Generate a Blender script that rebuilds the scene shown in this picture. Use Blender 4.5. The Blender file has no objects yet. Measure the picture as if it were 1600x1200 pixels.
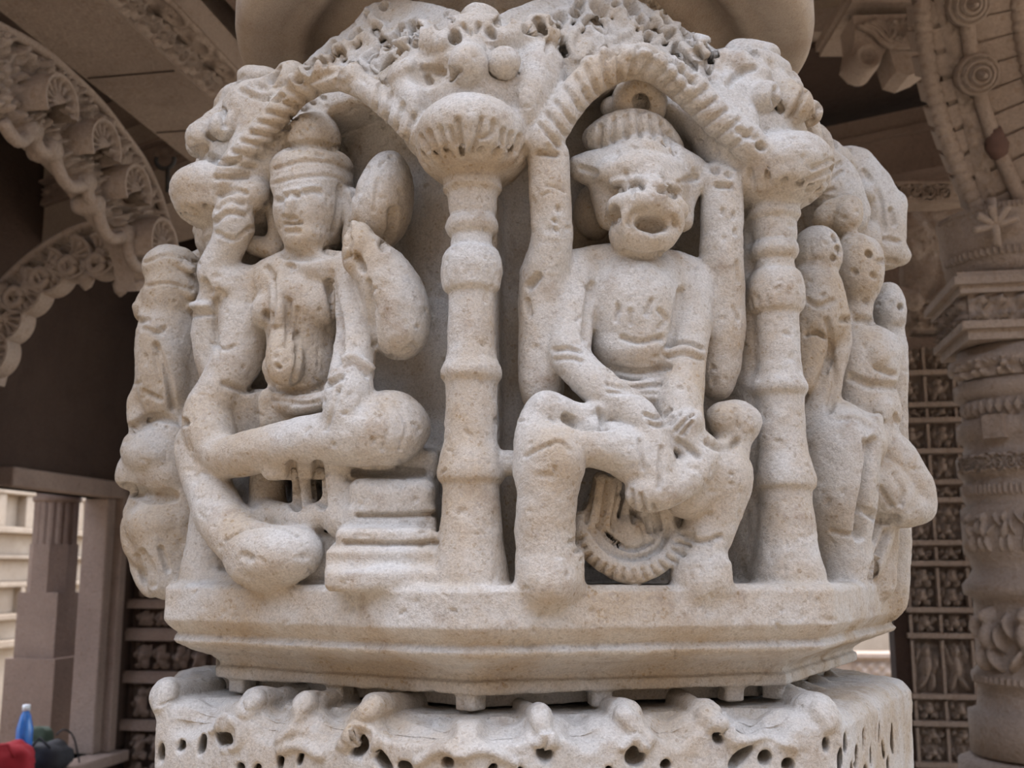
import bpy, math
import numpy as np
from concurrent.futures import ThreadPoolExecutor

# ------------------------------------------------------------------ camera, sky, sun, exposure
scene = bpy.context.scene
FPX, PITCH = 1662.0, math.radians(9.7)
CAM = np.array((-0.018, -1.5, 0.0))
cam_data = bpy.data.cameras.new('camera')
cam = bpy.data.objects.new('camera', cam_data)
scene.collection.objects.link(cam)
cam_data.sensor_width = 36.0
cam_data.lens = 36.0 * FPX / 1600.0
cam_data.clip_start = 0.02
cam_data.clip_end = 200.0
cam_data.dof.use_dof = True
cam_data.dof.focus_distance = 1.08
cam_data.dof.aperture_fstop = 10.0
cam.location = CAM
cam.rotation_euler = (math.radians(90) + PITCH, 0, 0)
scene.camera = cam

world = bpy.data.worlds.new('sky')
scene.world = world
world.use_nodes = True
wn = world.node_tree.nodes
bg = wn['Background']
sky = wn.new('ShaderNodeTexSky')
sky.sky_type = 'NISHITA'
sky.sun_disc = False
sky.sun_elevation = math.radians(80)
sky.sun_rotation = math.radians(15)
sky.air_density = 1.0
sky.dust_density = 4.0
sky.ozone_density = 0.6
mixw = wn.new('ShaderNodeMixRGB')
mixw.inputs[0].default_value = 0.45
mixw.inputs[2].default_value = (2.6, 2.55, 2.45, 1)
world.node_tree.links.new(sky.outputs[0], mixw.inputs[1])
world.node_tree.links.new(mixw.outputs[0], bg.inputs[0])
bg.inputs[1].default_value = 1.5

sun_data = bpy.data.lights.new('sun', 'SUN')
sun_data.energy = 1.5
sun_data.angle = math.radians(1.0)
sun_data.color = (1.0, 0.93, 0.82)
sun = bpy.data.objects.new('sun', sun_data)
scene.collection.objects.link(sun)
sun.rotation_euler = (math.radians(4), math.radians(9), 0)     # almost overhead: the roof shades the pillar, the court floor is lit

vs = scene.view_settings
vs.view_transform = 'Standard'
vs.look = 'None'
vs.gamma = 1.0
vs.use_curve_mapping = False
vs.exposure = -0.28

# ------------------------------------------------------------------ helpers: pixels -> places
FWD = np.array((0, math.cos(PITCH), math.sin(PITCH)))
UPV = np.array((0, -math.sin(PITCH), math.cos(PITCH)))
RGT = np.array((1.0, 0, 0))

def ray(px, py):
    return FWD + RGT * ((px - 800.0) / FPX) + UPV * ((600.0 - py) / FPX)

def at_plane(px, py, n, dist):
    d = ray(px, py)
    t = (dist - CAM.dot(n)) / d.dot(n)
    return CAM + d * t, t / FPX                   # point, metres per pixel there

def at_depth(px, py, y):
    d = ray(px, py)
    t = (y - CAM[1]) / d[1]
    return CAM + d * t

def nrm(deg):
    a = math.radians(deg)
    return np.array((math.sin(a), -math.cos(a), 0.0))

def unit(v):
    v = np.asarray(v, float)
    return v / np.linalg.norm(v)

def smooth_path(pts, sub=6):
    P = [np.asarray(p, float) for p in pts]
    P = [2 * P[0] - P[1]] + P + [2 * P[-1] - P[-2]]
    out = []
    for i in range(1, len(P) - 2):
        for s in range(sub):
            t = s / sub
            a, b, c, d = P[i - 1], P[i], P[i + 1], P[i + 2]
            out.append(0.5 * (2 * b + (c - a) * t + (2 * a - 5 * b + 4 * c - d) * t * t + (3 * b - a - 3 * c + d) * t ** 3))
    out.append(P[-2])
    return out

# ------------------------------------------------------------------ materials
def stone_mat(name, pale, tan, dark, scale=1.0, grain=0.5, speck=0.5, rough=0.9, tone=0.5, stain=0.35):
    m = bpy.data.materials.new(name)
    m.use_nodes = True
    nt = m.node_tree
    N, L = nt.nodes, nt.links
    b = N['Principled BSDF']
    b.inputs['Roughness'].default_value = rough
    b.inputs['Specular IOR Level'].default_value = 0.25
    tc = N.new('ShaderNodeTexCoord')
    def noise(s, det=4.0, rgh=0.55):
        n = N.new('ShaderNodeTexNoise')
        n.inputs['Scale'].default_value = s * scale
        n.inputs['Detail'].default_value = det
        n.inputs['Roughness'].default_value = rgh
        L.new(tc.outputs['Object'], n.inputs['Vector'])
        return n
    def ramp(src, p0, p1, c0=(0, 0, 0, 1), c1=(1, 1, 1, 1)):
        r = N.new('ShaderNodeValToRGB')
        r.color_ramp.elements[0].position = p0
        r.color_ramp.elements[1].position = p1
        r.color_ramp.elements[0].color = c0
        r.color_ramp.elements[1].color = c1
        L.new(src, r.inputs[0])
        return r.outputs[0]
    def mix(f, a, c, mode='MIX'):
        x = N.new('ShaderNodeMixRGB')
        x.blend_type = mode
        for k, v in ((0, f), (1, a), (2, c)):
            if isinstance(v, (int, float)):
                x.inputs[k].default_value = v
            elif isinstance(v, tuple):
                x.inputs[k].default_value = v + (1,) if len(v) == 3 else v
            else:
                L.new(v, x.inputs[k])
        return x.outputs[0]
    big = ramp(noise(9, 5, 0.6).outputs[0], 0.46 - 0.1 * tone, 0.68 - 0.1 * tone)
    col = mix(big, pale, tan)
    st = ramp(noise(26, 6, 0.65).outputs[0], 0.55, 0.75)
    fac = N.new('ShaderNodeMath'); fac.operation = 'MULTIPLY'; fac.inputs[1].default_value = stain
    L.new(st, fac.inputs[0])
    col = mix(fac.outputs[0], col, dark)
    g = noise(420, 3, 0.7)
    gr = ramp(g.outputs[0], 0.25, 0.75, (0.38, 0.36, 0.34, 1), (1.58, 1.58, 1.6, 1))
    col = mix(grain, col, gr, 'MULTIPLY')
    sp = N.new('ShaderNodeTexVoronoi')
    sp.inputs['Scale'].default_value = 330 * scale
    L.new(tc.outputs['Object'], sp.inputs['Vector'])
    spk = ramp(sp.outputs['Color'], 0.80, 0.86)
    f2 = N.new('ShaderNodeMath'); f2.operation = 'MULTIPLY'; f2.inputs[1].default_value = 0.5 * speck
    L.new(spk, f2.inputs[0])
    col = mix(f2.outputs[0], col, (0.13, 0.10, 0.085))
    spw = ramp(sp.outputs['Color'], 0.16, 0.12)
    f3 = N.new('ShaderNodeMath'); f3.operation = 'MULTIPLY'; f3.inputs[1].default_value = 0.3 * speck
    L.new(spw, f3.inputs[0])
    col = mix(f3.outputs[0], col, (0.85, 0.83, 0.80))
    L.new(col, b.inputs['Base Color'])
    bn = N.new('ShaderNodeBump')
    bn.inputs['Strength'].default_value = 0.55
    bn.inputs['Distance'].default_value = 0.0022 / scale
    hsum = N.new('ShaderNodeMath'); hsum.operation = 'ADD'
    n2 = noise(120, 4, 0.6)
    L.new(g.outputs[0], hsum.inputs[0]); L.new(n2.outputs[0], hsum.inputs[1])
    L.new(hsum.outputs[0], bn.inputs['Height'])
    L.new(bn.outputs[0], b.inputs['Normal'])
    return m

def plain_mat(name, col, rough=0.6, noise_amt=0.15, scale=20.0, trans=0.0):
    m = bpy.data.materials.new(name)
    m.use_nodes = True
    N, L = m.node_tree.nodes, m.node_tree.links
    b = N['Principled BSDF']
    b.inputs['Roughness'].default_value = rough
    if trans:
        b.inputs['Transmission Weight'].default_value = trans
    n = N.new('ShaderNodeTexNoise')
    n.inputs['Scale'].default_value = scale
    tc = N.new('ShaderNodeTexCoord')
    L.new(tc.outputs['Object'], n.inputs['Vector'])
    r = N.new('ShaderNodeValToRGB')
    r.color_ramp.elements[0].color = tuple(c * (1 - noise_amt) for c in col) + (1,)
    r.color_ramp.elements[1].color = tuple(min(1, c * (1 + noise_amt)) for c in col) + (1,)
    L.new(n.outputs[0], r.inputs[0])
    L.new(r.outputs[0], b.inputs['Base Color'])
    return m

M_DRUM = stone_mat('weathered sandstone', (0.455, 0.432, 0.395), (0.355, 0.275, 0.182), (0.22, 0.142, 0.07), stain=0.75, tone=0.5)
M_DISC = stone_mat('smooth buff sandstone', (0.41, 0.34, 0.27), (0.34, 0.265, 0.20), (0.19, 0.13, 0.082), grain=0.3, speck=0.2)
M_HALL = stone_mat('carved hall sandstone', (0.37, 0.295, 0.24), (0.30, 0.23, 0.182), (0.155, 0.11, 0.085), scale=0.25, grain=0.3, speck=0.2)
M_PINK = stone_mat('pinkish hall sandstone', (0.27, 0.20, 0.163), (0.21, 0.15, 0.122), (0.11, 0.078, 0.062), scale=0.2, grain=0.25, speck=0.1)
M_DARK = stone_mat('shade-toned hall stone', (0.070, 0.047, 0.037), (0.052, 0.034, 0.027), (0.03, 0.02, 0.0155), scale=0.2, grain=0.2, speck=0.0, rough=1.0)  # hall stone with the interior's shade put into its base colour
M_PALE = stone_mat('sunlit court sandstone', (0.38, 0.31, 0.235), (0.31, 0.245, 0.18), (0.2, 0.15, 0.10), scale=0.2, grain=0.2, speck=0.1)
M_PAVE = stone_mat('court paving sandstone', (0.29, 0.235, 0.165), (0.24, 0.185, 0.128), (0.18, 0.13, 0.08), scale=0.15, grain=0.2, speck=0.1)

# ------------------------------------------------------------------ object helpers
def prop(o, label=None, category=None, group=None, kind=None):
    if label: o['label'] = label
    if category: o['category'] = category
    if group: o['group'] = group
    if kind: o['kind'] = kind
    return o

def empty(name, loc=(0, 0, 0), **kw):
    o = bpy.data.objects.new(name, None)
    scene.collection.objects.link(o)
    o.location = loc
    o.empty_display_size = 0.1
    return prop(o, **kw)

def attach(o, parent):
    if parent is not None:
        o.parent = parent
        p = np.zeros(3)
        q = parent
        while q is not None:
            p = p + np.array(q.location); q = q.parent
        o.location = np.array(o.location) - p
    return o

def mesh_obj(name, verts, faces, mat, parent=None, smooth=False, **kw):
    me = bpy.data.meshes.new(name)
    V = np.asarray(verts, np.float32)
    if isinstance(faces, np.ndarray):
        me.vertices.add(len(V)); me.vertices.foreach_set('co', V.ravel())
        nf, k = faces.shape
        me.loops.add(nf * k); me.loops.foreach_set('vertex_index', faces.astype(np.int32).ravel())
        me.polygons.add(nf); me.polygons.foreach_set('loop_start', np.arange(0, nf * k, k, dtype=np.int32))
        me.update(calc_edges=True)
    else:
        me.from_pydata([tuple(map(float, v)) for v in V], [], [tuple(int(i) for i in f) for f in faces])
        me.update()
    if smooth:
        me.polygons.foreach_set('use_smooth', np.ones(len(me.polygons), bool))
    me.materials.append(mat)
    o = bpy.data.objects.new(name, me)
    scene.collection.objects.link(o)
    attach(o, parent)
    return prop(o, **kw)
# ------------------------------------------------------------------ sculpting: smooth unions of solids, meshed part by part
def value_noise(P, s, seed=0):
    Q = P * s + 100.0 + seed * 17.3
    I = np.floor(Q).astype(np.int64); F = Q - I
    F = F * F * (3 - 2 * F)
    def h(i, j, k):
        n = (i * 73856093) ^ (j * 19349663) ^ (k * 83492791) ^ (seed * 2654435)
        n = (n ^ (n >> 13)) * 1274126177
        return ((n & 0xffff) / 32767.5) - 1.0
    r = 0
    for a in (0, 1):
        for b in (0, 1):
            for c in (0, 1):
                w = (F[:, 0] if a else 1 - F[:, 0]) * (F[:, 1] if b else 1 - F[:, 1]) * (F[:, 2] if c else 1 - F[:, 2])
                r = r + w * h(I[:, 0] + a, I[:, 1] + b, I[:, 2] + c)
    return r

class Sculpt:
    def __init__(self, lo, hi, vox):
        self.lo = np.array(lo, float); self.hi = np.array(hi, float); self.vox = vox
        self.ops = []; self.strokes = []; self.parts = []; self.cur = 0; self.k = 0.008
        self.n = nrm(0); self.dist = 0.0; self.mm = 0.001
    # --- bookkeeping
    def part(self, name, parent=None, label=None):
        self.parts.append((name, parent, label)); self.cur = len(self.parts) - 1
        return self.cur
    def plane(self, deg, dist):
        self.n = nrm(deg); self.dist = dist
    def A(self, px, py, w=0.0):
        return at_plane(px, py, self.n, self.dist + w * 0.001)
    def op(self, lo, hi, fn, k=None, cut=False):
        k = self.k if k is None else k
        self.ops.append((np.array(lo, float), np.array(hi, float), fn, k, self.cur, cut))
    # --- solids in world space
    def cone(self, a, b, ra, rb, k=None, cut=False):
        a = np.asarray(a, float); b = np.asarray(b, float); ab = b - a; L2 = max(ab.dot(ab), 1e-12)
        r = max(ra, rb)
        def fn(x, y, z):
            t = ((x - a[0]) * ab[0] + (y - a[1]) * ab[1] + (z - a[2]) * ab[2]) / L2
            t = np.clip(t, 0, 1)
            return np.sqrt((x - a[0] - t * ab[0]) ** 2 + (y - a[1] - t * ab[1]) ** 2 + (z - a[2] - t * ab[2]) ** 2) - (ra + (rb - ra) * t)
        self.op(np.minimum(a, b) - r, np.maximum(a, b) + r, fn, k, cut)
    def ellw(self, c, rad, R, k=None, cut=False):
        c = np.asarray(c, float); rad = np.asarray(rad, float); R = np.asarray(R, float)   # rows of R: the axes
        ext = np.sqrt(((R * rad[:, None]) ** 2).sum(0))
        def fn(x, y, z):
            dx, dy, dz = x - c[0], y - c[1], z - c[2]
            k0 = 0; k1 = 0
            for i in range(3):
                q = (dx * R[i, 0] + dy * R[i, 1] + dz * R[i, 2]) / rad[i]
                k0 = k0 + q * q; k1 = k1 + (q / rad[i]) ** 2
            k0 = np.sqrt(k0); k1 = np.sqrt(k1) + 1e-6
            return k0 * (k0 - 1) / k1
        self.op(c - ext, c + ext, fn, k, cut)
    def boxw(self, c, half, R, rnd=0.004, k=None, cut=False):
        c = np.asarray(c, float); half = np.asarray(half, float); R = np.asarray(R, float)
        ext = (np.abs(R) * half[:, None]).sum(0)
        def fn(x, y, z):
            dx, dy, dz = x - c[0], y - c[1], z - c[2]
            s = 0; m = None
            for i in range(3):
                q = np.abs(dx * R[i, 0] + dy * R[i, 1] + dz * R[i, 2]) - (half[i] - rnd)
                s = s + np.maximum(q, 0) ** 2
                m = q if m is None else np.maximum(m, q)
            return np.sqrt(s) + np.minimum(m, 0) - rnd
        self.op(c - ext, c + ext, fn, k, cut)
    def lathe(self, cx, cy, prof, k=None):
        zs = np.array([p[0] for p in prof]); rs = np.array([p[1] for p in prof])
        o = np.argsort(zs); zs = zs[o]; rs = rs[o]; r = rs.max()
        def fn(x, y, z):
            d = np.sqrt((x - cx) ** 2 + (y - cy) ** 2) - np.interp(z.ravel(), zs, rs).reshape(z.shape)
            return np.maximum(np.maximum(d * 0.85, zs[0] - z), z - zs[-1])
        self.op((cx - r, cy - r, zs[0]), (cx + r, cy + r, zs[-1]), fn, k)
    def octo(self, deg, prof, k=None, top=None, rnd=0.0):
        """octagonal turning; prof = [(z, apothem)], deg = direction of one face"""
        zs = np.array([p[0] for p in prof]); rs = np.array([p[1] for p in prof])
        o = np.argsort(zs); zs = zs[o]; rs = rs[o]; r = rs.max() * 1.09
        n0 = nrm(deg); u0 = np.array((math.cos(math.radians(deg)), math.sin(math.radians(deg))))
        h = math.sqrt(0.5)
        def fn(x, y, z):
            a = np.abs(x * n0[0] + y * n0[1]); b = np.abs(x * u0[0] + y * u0[1])
            d = np.maximum(np.maximum(a, b), (a + b) * h) * (1 - rnd) + rnd * np.sqrt(x * x + y * y) - np.interp(z.ravel(), zs, rs).reshape(z.shape)
            d = np.maximum(np.maximum(d * 0.85, zs[0] - z), z - zs[-1])
            if top is not None:
                t = np.minimum(a, b); t = np.minimum(t, np.abs(a - b) * h)
                d = np.maximum(d, (z - top(t)) * 0.7)
            return d
        self.op((-r, -r, zs[0]), (r, r, zs[-1]), fn, k)
    def prism_cut(self, poly, n, dmin, dmax, k=0.006):
        """cut a prism: 3-D outline points, seen along n, between two distances from the axis"""
        n = np.asarray(n); u = np.array((-n[1], n[0], 0.0)); P = np.array(poly)
        q = np.stack((P.dot(u), P[:, 2]), 1)
        c = [u * a + n * dd + np.array((0, 0, b)) for a, b in q for dd in (dmin, dmax)]
        def fn(x, y, z):
            U = x * u[0] + y * u[1] + 0 * z; Z = z + 0 * U; D = x * n[0] + y * n[1] + 0 * z
            best = np.full(U.shape, 1e9, np.float32); sgn = np.zeros(U.shape, bool)
            for i in range(len(q)):
                (ax, ay), (bx, by) = q[i], q[(i + 1) % len(q)]
                ex, ey = bx - ax, by - ay
                t = np.clip(((U - ax) * ex + (Z - ay) * ey) / (ex * ex + ey * ey + 1e-12), 0, 1)
                best = np.minimum(best, (U - ax - t * ex) ** 2 + (Z - ay - t * ey) ** 2)
                if abs(ey) > 1e-12:
                    sgn ^= ((ay > Z) != (by > Z)) & (U < ax + (Z - ay) * ex / ey)
            d = np.sqrt(best) * np.where(sgn, -1, 1)
            return np.maximum(np.maximum(d, dmin - D), D - dmax)
        self.op(np.min(c, 0), np.max(c, 0), fn, k, True)
    # --- solids traced on the current plane: pixel x, pixel y, offset in mm, radius in pixels
    def tube(self, pts, k=None, cut=False, sub=5):
        P = [];
        for px, py, w, r in pts:
            p, s = self.A(px, py, w); P.append(np.append(p, r * s))
        Q = smooth_path(P, sub) if len(P) > 2 else P
        for a, b in zip(Q[:-1], Q[1:]):
            self.cone(a[:3], b[:3], max(a[3], 1e-4), max(b[3], 1e-4), k, cut)
        return Q
    def ball(self, px, py, w, r, k=None, cut=False):
        self.ell(px, py, w, r, r, r, 0, k, cut)
    def frame(self, ang):
        a = math.radians(ang)
        return np.array((RGT * math.cos(a) + UPV * math.sin(a), -RGT * math.sin(a) + UPV * math.cos(a), FWD))
    def ell(self, px, py, w, a, b, c=None, ang=0.0, k=None, cut=False):
        p, s = self.A(px, py, w)
        c = (a + b) / 2 if c is None else c
        self.ellw(p, (a * s, b * s, c * s), self.frame(ang), k, cut)
    def box(self, px, py, w, a, b, c, ang=0.0, rnd=6, k=None, cut=False, face=False):
        p, s = self.A(px, py, w)
        R = self.frame(ang)
        if face:
            R = np.array((np.array((-self.n[1], self.n[0], 0)), np.array((0, 0, 1.0)), self.n))
        self.boxw(p, (a * s, b * s, c * s), R, rnd * s, k, cut)
    def rope(self, pts, pitch=15, lean=0.6, depth=0.35, k=0.004):
        """a thick band with slanting cuts, like a twisted rope"""
        Q = self.tube(pts, k=0.006)
        L = 0.0; nxt = pitch * 0.0006
        for a, b in zip(Q[:-1], Q[1:]):
            d = np.linalg.norm(b[:3] - a[:3]); L += d
            if L > nxt:
                nxt = L + pitch * 0.0006
                t = unit(b[:3] - a[:3]); s = unit(np.cross(t, self.n)); r = a[3]
                c = a[:3] + self.n * r * 0.95
                self.cone(c - s * r * 1.0 - t * r * lean - self.n * r * 0.5, c + s * r * 1.0 + t * r * lean - self.n * r * 0.5, r * 0.16, r * 0.16, 0.002, True)
                self.cone(c - s * r * .3 - t * r * lean * .3, c + s * r * .3 + t * r * lean * .3, r * depth * .5, r * depth * .5, 0.002, True)
    def stroke(self, pts, w, d):
        """a chisel stroke (d < 0) or raised line (d > 0), in mm, worked into the finished surface"""
        self.strokes.append((np.array(pts, float), w, d))
    def pits(self, w, d, *pts):
        for x, y in pts:
            self.stroke([(x, y), (x + 0.5, y + 0.5)], w, d)
    def chisel(self, pos, N):
        R = pos - CAM
        dep = R.dot(FWD); px = 800 + FPX * R[:, 0] / dep; py = 600 - FPX * R.dot(UPV) / dep
        bx = np.clip((px / 5).astype(int), 0, 399); by = np.clip((py / 5).astype(int), 0, 299)
        zb = np.full((400, 300), 99.0); np.minimum.at(zb, (bx, by), dep)
        facing = (R * N).sum(1) / np.linalg.norm(R, axis=1) < -0.02
        vis = np.flatnonzero(facing & (dep < zb[bx, by] + 0.016))
        o = vis[np.argsort(px[vis])]; xs = px[o]
        add = np.zeros(len(pos))
        for P, w, d in self.strokes:
            m = w * 1.6
            a, b = np.searchsorted(xs, (P[:, 0].min() - m, P[:, 0].max() + m))
            c = o[a:b]; c = c[(py[c] > P[:, 1].min() - m) & (py[c] < P[:, 1].max() + m)]
            if not len(c): continue
            Q = np.array(smooth_path(P, 4)) if len(P) > 2 else P
            best = np.full(len(c), 1e9)
            for (x0, y0), (x1, y1) in zip(Q[:-1], Q[1:]):
                ex, ey = x1 - x0, y1 - y0
                t = np.clip(((px[c] - x0) * ex + (py[c] - y0) * ey) / (ex * ex + ey * ey + 1e-9), 0, 1)
                best = np.minimum(best, np.hypot(px[c] - x0 - t * ex, py[c] - y0 - t * ey))
            f = np.clip(1.25 - best / w, 0, 1); f = f * f * (3 - 2 * f)
            add[c] += f * d * 0.001
        return add
    # --- meshing
    def build(self, mat, root, rough=0.0009, names=None):
        v = self.vox
        nx, ny, nz = [int(math.ceil(q)) + 1 for q in (self.hi - self.lo) / v]
        X = (self.lo[0] + np.arange(nx) * v).astype(np.float32)
        Y = (self.lo[1] + np.arange(ny) * v).astype(np.float32)
        Z = (self.lo[2] + np.arange(nz) * v).astype(np.float32)
        SL = 24
        def slab(k0):
            k1 = min(k0 + SL, nz - 1)                       # cells k0..k1-1, corners k0..k1
            zz = Z[k0:k1 + 1]
            V = np.full((len(zz), ny, nx), 0.05, np.float32)
            Lb = np.zeros(V.shape, np.uint8)
            for lo, hi, fn, k, lab, cut in self.ops:
                m = k + 2.5 * v
                a = np.maximum(np.floor((lo - m - self.lo) / v), 0).astype(int)
                b = np.minimum(np.ceil((hi + m - self.lo) / v) + 1, (nx, ny, nz)).astype(int)
                za, zb = max(a[2] - k0, 0), min(b[2] - k0, len(zz))
                if za >= zb or a[0] >= b[0] or a[1] >= b[1]:
                    continue
                sl = (slice(za, zb), slice(a[1], b[1]), slice(a[0], b[0]))
                x = X[None, None, a[0]:b[0]]; y = Y[None, a[1]:b[1], None]; z = zz[za:zb][:, None, None]
                d = fn(x, y, z).astype(np.float32)
                old = V[sl]
                if cut:
                    d = -d
                    h = np.clip(0.5 - 0.5 * (old - d) / k, 0, 1)
                    V[sl] = old + (d - old) * h + k * h * (1 - h)
                else:
                    h = np.clip(0.5 + 0.5 * (old - d) / k, 0, 1)
                    V[sl] = old + (d - old) * h - k * h * (1 - h)
                    lb = Lb[sl]; lb[d < old] = lab
            # closed at the limits of the block
            V[:, 0, :] = np.maximum(V[:, 0, :], v); V[:, -1, :] = np.maximum(V[:, -1, :], v)
            V[:, :, 0] = np.maximum(V[:, :, 0], v); V[:, :, -1] = np.maximum(V[:, :, -1], v)
            if k0 == 0: V[0] = np.maximum(V[0], v)
            if k1 == nz - 1: V[-1] = np.maximum(V[-1], v)
            I = (V < 0)
            U = I.view(np.uint8)
            s = U[:-1] + U[1:]
            s = s[:, :-1] + s[:, 1:]
            s = s[:, :, :-1] + s[:, :, 1:]
            kk, jj, ii = np.nonzero((s > 0) & (s < 8))
            offs = [(c & 1, (c >> 1) & 1, c >> 2) for c in range(8)]
            cv = np.stack([V[kk + o[2], jj + o[1], ii + o[0]] for o in offs], 1)
            acc = np.zeros((len(kk), 3), np.float32); cnt = np.zeros(len(kk), np.float32)
            for a in range(8):
                for bit in range(3):
                    b = a | (1 << bit)
                    if b == a: continue
                    va, vb = cv[:, a], cv[:, b]
                    cr = (va < 0) != (vb < 0)
                    t = np.where(cr, va / np.where(cr, va - vb, 1), 0)
                    for q in range(3):
                        base = offs[a][q] + (t if q == bit else 0)
                        acc[:, q] += np.where(cr, base, 0)
                    cnt += cr
            acc /= cnt[:, None]
            pos = self.lo + (acc + np.stack((ii, jj, kk + k0), 1)) * v
            near = np.argmin(np.where(cv < 0, -cv, 9), 1)
            of = np.array(offs)
            lab = Lb[kk + of[near, 2], jj + of[near, 1], ii + of[near, 0]]
            idx = ((kk + k0).astype(np.int64) * ny + jj) * nx + ii
            quads = []
            def add(K, J, I_, c, flip):
                base = [(((K + dk + k0).astype(np.int64)) * ny + J + dj) * nx + I_ + di for di, dj, dk in c]
                q = np.stack(base, 1); q[flip] = q[flip][:, ::-1]; quads.append(q)
            top = k1 - k0 if k1 < nz - 1 else k1 - k0 + 1
            W = I[:top]
            e = W[:, :, :-1] != W[:, :, 1:]; K, J, P = np.nonzero(e)
            add(K, J, P, [(0, -1, -1), (0, 0, -1), (0, 0, 0), (0, -1, 0)], ~W[K, J, P])
            e = W[:, :-1, :] != W[:, 1:, :]; K, J, P = np.nonzero(e)
            add(K, J, P, [(-1, 0, -1), (-1, 0, 0), (0, 0, 0), (0, 0, -1)], ~W[K, J, P])
            e = I[:-1] != I[1:]; K, J, P = np.nonzero(e)
            add(K, J, P, [(-1, -1, 0), (0, -1, 0), (0, 0, 0), (-1, 0, 0)], ~I[K, J, P])
            return pos, lab, idx, np.concatenate(quads)
        with ThreadPoolExecutor(4) as ex:
            res = list(ex.map(slab, range(0, nz - 1, SL)))
        pos = np.concatenate([r[0] for r in res]); lab = np.concatenate([r[1] for r in res])
        idx = np.concatenate([r[2] for r in res]); quads = np.concatenate([r[3] for r in res])
        F = np.searchsorted(idx, quads)
        F = np.clip(F, 0, len(idx) - 1)
        F = F[(idx[F] == quads).all(1)]
        # relax once, then weather the surface
        for _ in range(2):
            s = np.zeros_like(pos); c = np.zeros(len(pos))
            for a in range(4):
                b = F[:, (a + 1) % 4]
                for q in range(3):
                    s[:, q] += np.bincount(F[:, a], pos[b, q], len(pos)) + np.bincount(b, pos[F[:, a], q], len(pos))
                c += np.bincount(F[:, a], minlength=len(pos)) + np.bincount(b, minlength=len(pos))
            pos = pos * 0.5 + 0.5 * s / np.maximum(c, 1)[:, None]
        nr = np.cross(pos[F[:, 2]] - pos[F[:, 0]], pos[F[:, 3]] - pos[F[:, 1]])
        N = np.zeros_like(pos)
        for a in range(4):
            for q in range(3):
                N[:, q] += np.bincount(F[:, a], nr[:, q], len(pos))
        N /= np.linalg.norm(N, axis=1)[:, None] + 1e-12
        w = value_noise(pos, 55, 1) * 1.0 + value_noise(pos, 130, 2) * 0.55 + value_noise(pos, 300, 3) * 0.3
        pit = value_noise(pos, 95, 4)
        w -= np.clip(pit - 0.62, 0, 1) * 7.0
        w += value_noise(pos, 22, 6) * 1.1
        pos = pos + N * (w * rough + (self.chisel(pos, N) if self.strokes else 0))[:, None]
        fl = np.sort(lab[F], 1)[:, 1].astype(np.int64)
        def comps(E, n):
            p = np.arange(n)
            while True:
                m = np.minimum(p[E[:, 0]], p[E[:, 1]])
                q = p.copy()
                np.minimum.at(q, p[E[:, 0]], m); np.minimum.at(q, p[E[:, 1]], m)
                while True:
                    r = q[q]
                    if (r == q).all(): break
                    q = r
                if (q == p).all(): return p
                p = q
        # face neighbours over shared edges
        e = np.concatenate([np.stack((np.minimum(F[:, a], F[:, (a + 1) % 4]), np.maximum(F[:, a], F[:, (a + 1) % 4])), 1) for a in range(4)])
        fi = np.tile(np.arange(len(F)), 4)
        key = e[:, 0].astype(np.int64) * len(pos) + e[:, 1]
        o = np.argsort(key, kind='stable'); key = key[o]; fi = fi[o]
        same = key[:-1] == key[1:]
        AJ = np.stack((fi[:-1][same], fi[1:][same]), 1)
        g = comps(AJ, len(F))                                  # drop loose crumbs and hidden bubbles
        cnt = np.bincount(g, minlength=len(F)); keep = g == np.argmax(cnt)
        for _ in range(10):                                    # every part one piece: stray patches join their neighbour
            s_ = fl[AJ[:, 0]] == fl[AJ[:, 1]]
            c = comps(AJ[s_], len(F)); cnt = np.bincount(c, minlength=len(F))
            order = np.argsort(cnt[c], kind='stable')
            best = np.full(len(self.parts), -1); best[fl[order]] = c[order]
            stray = (c != best[fl]) & keep
            if not stray.any(): break
            D = AJ[~s_]; D = np.concatenate((D, D[:, ::-1])); D = D[stray[D[:, 0]]]
            D2 = D[~stray[D[:, 1]]]; D = D2 if len(D2) else D
            nw = np.full(len(F), -1); nw[c[D[:, 0]]] = fl[D[:, 1]]
            ok = stray & (nw[c] >= 0)
            fl[ok] = nw[c][ok]
        F = F[keep]; fl = fl[keep]
        objs = {}
        for i, (name, par, label) in enumerate(self.parts):
            f = F[fl == i]
            if not len(f):
                print('EMPTY PART', name); continue
            u, inv = np.unique(f, return_inverse=True)
            o = mesh_obj(name, pos[u], inv.reshape(f.shape), mat, objs.get(par, root), True)
            if label: o['label'] = label
            objs[i] = o
        print('sculpt', root.name, len(F), 'quads')
        return objs
# ------------------------------------------------------------------ the carved drum of the near pillar
VOX = 0.0020
ROLL = -7.5                                   # direction of the corner nearest the camera
AP = 0.4666                                   # half width of the ledge across its faces
def h_of(py, y):                              # height of a pixel row at world depth y (on the axis of view)
    return at_depth(800, py, y)[2]

drum = empty('carved_pillar_drum', (0, 0, -0.14), category='pillar',
             label='weathered sandstone pillar drum carved with seated deities between small columns')
S = Sculpt((-0.57, -0.62, -0.1400), (0.57, 0.12, 0.735), VOX)
FACES = {'L': -30.0, 'M': 15.0, 'R': 60.0, 'F': -75.0}
CORNERS = [ROLL - 90, ROLL - 45, ROLL, ROLL + 45, ROLL + 90]

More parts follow.
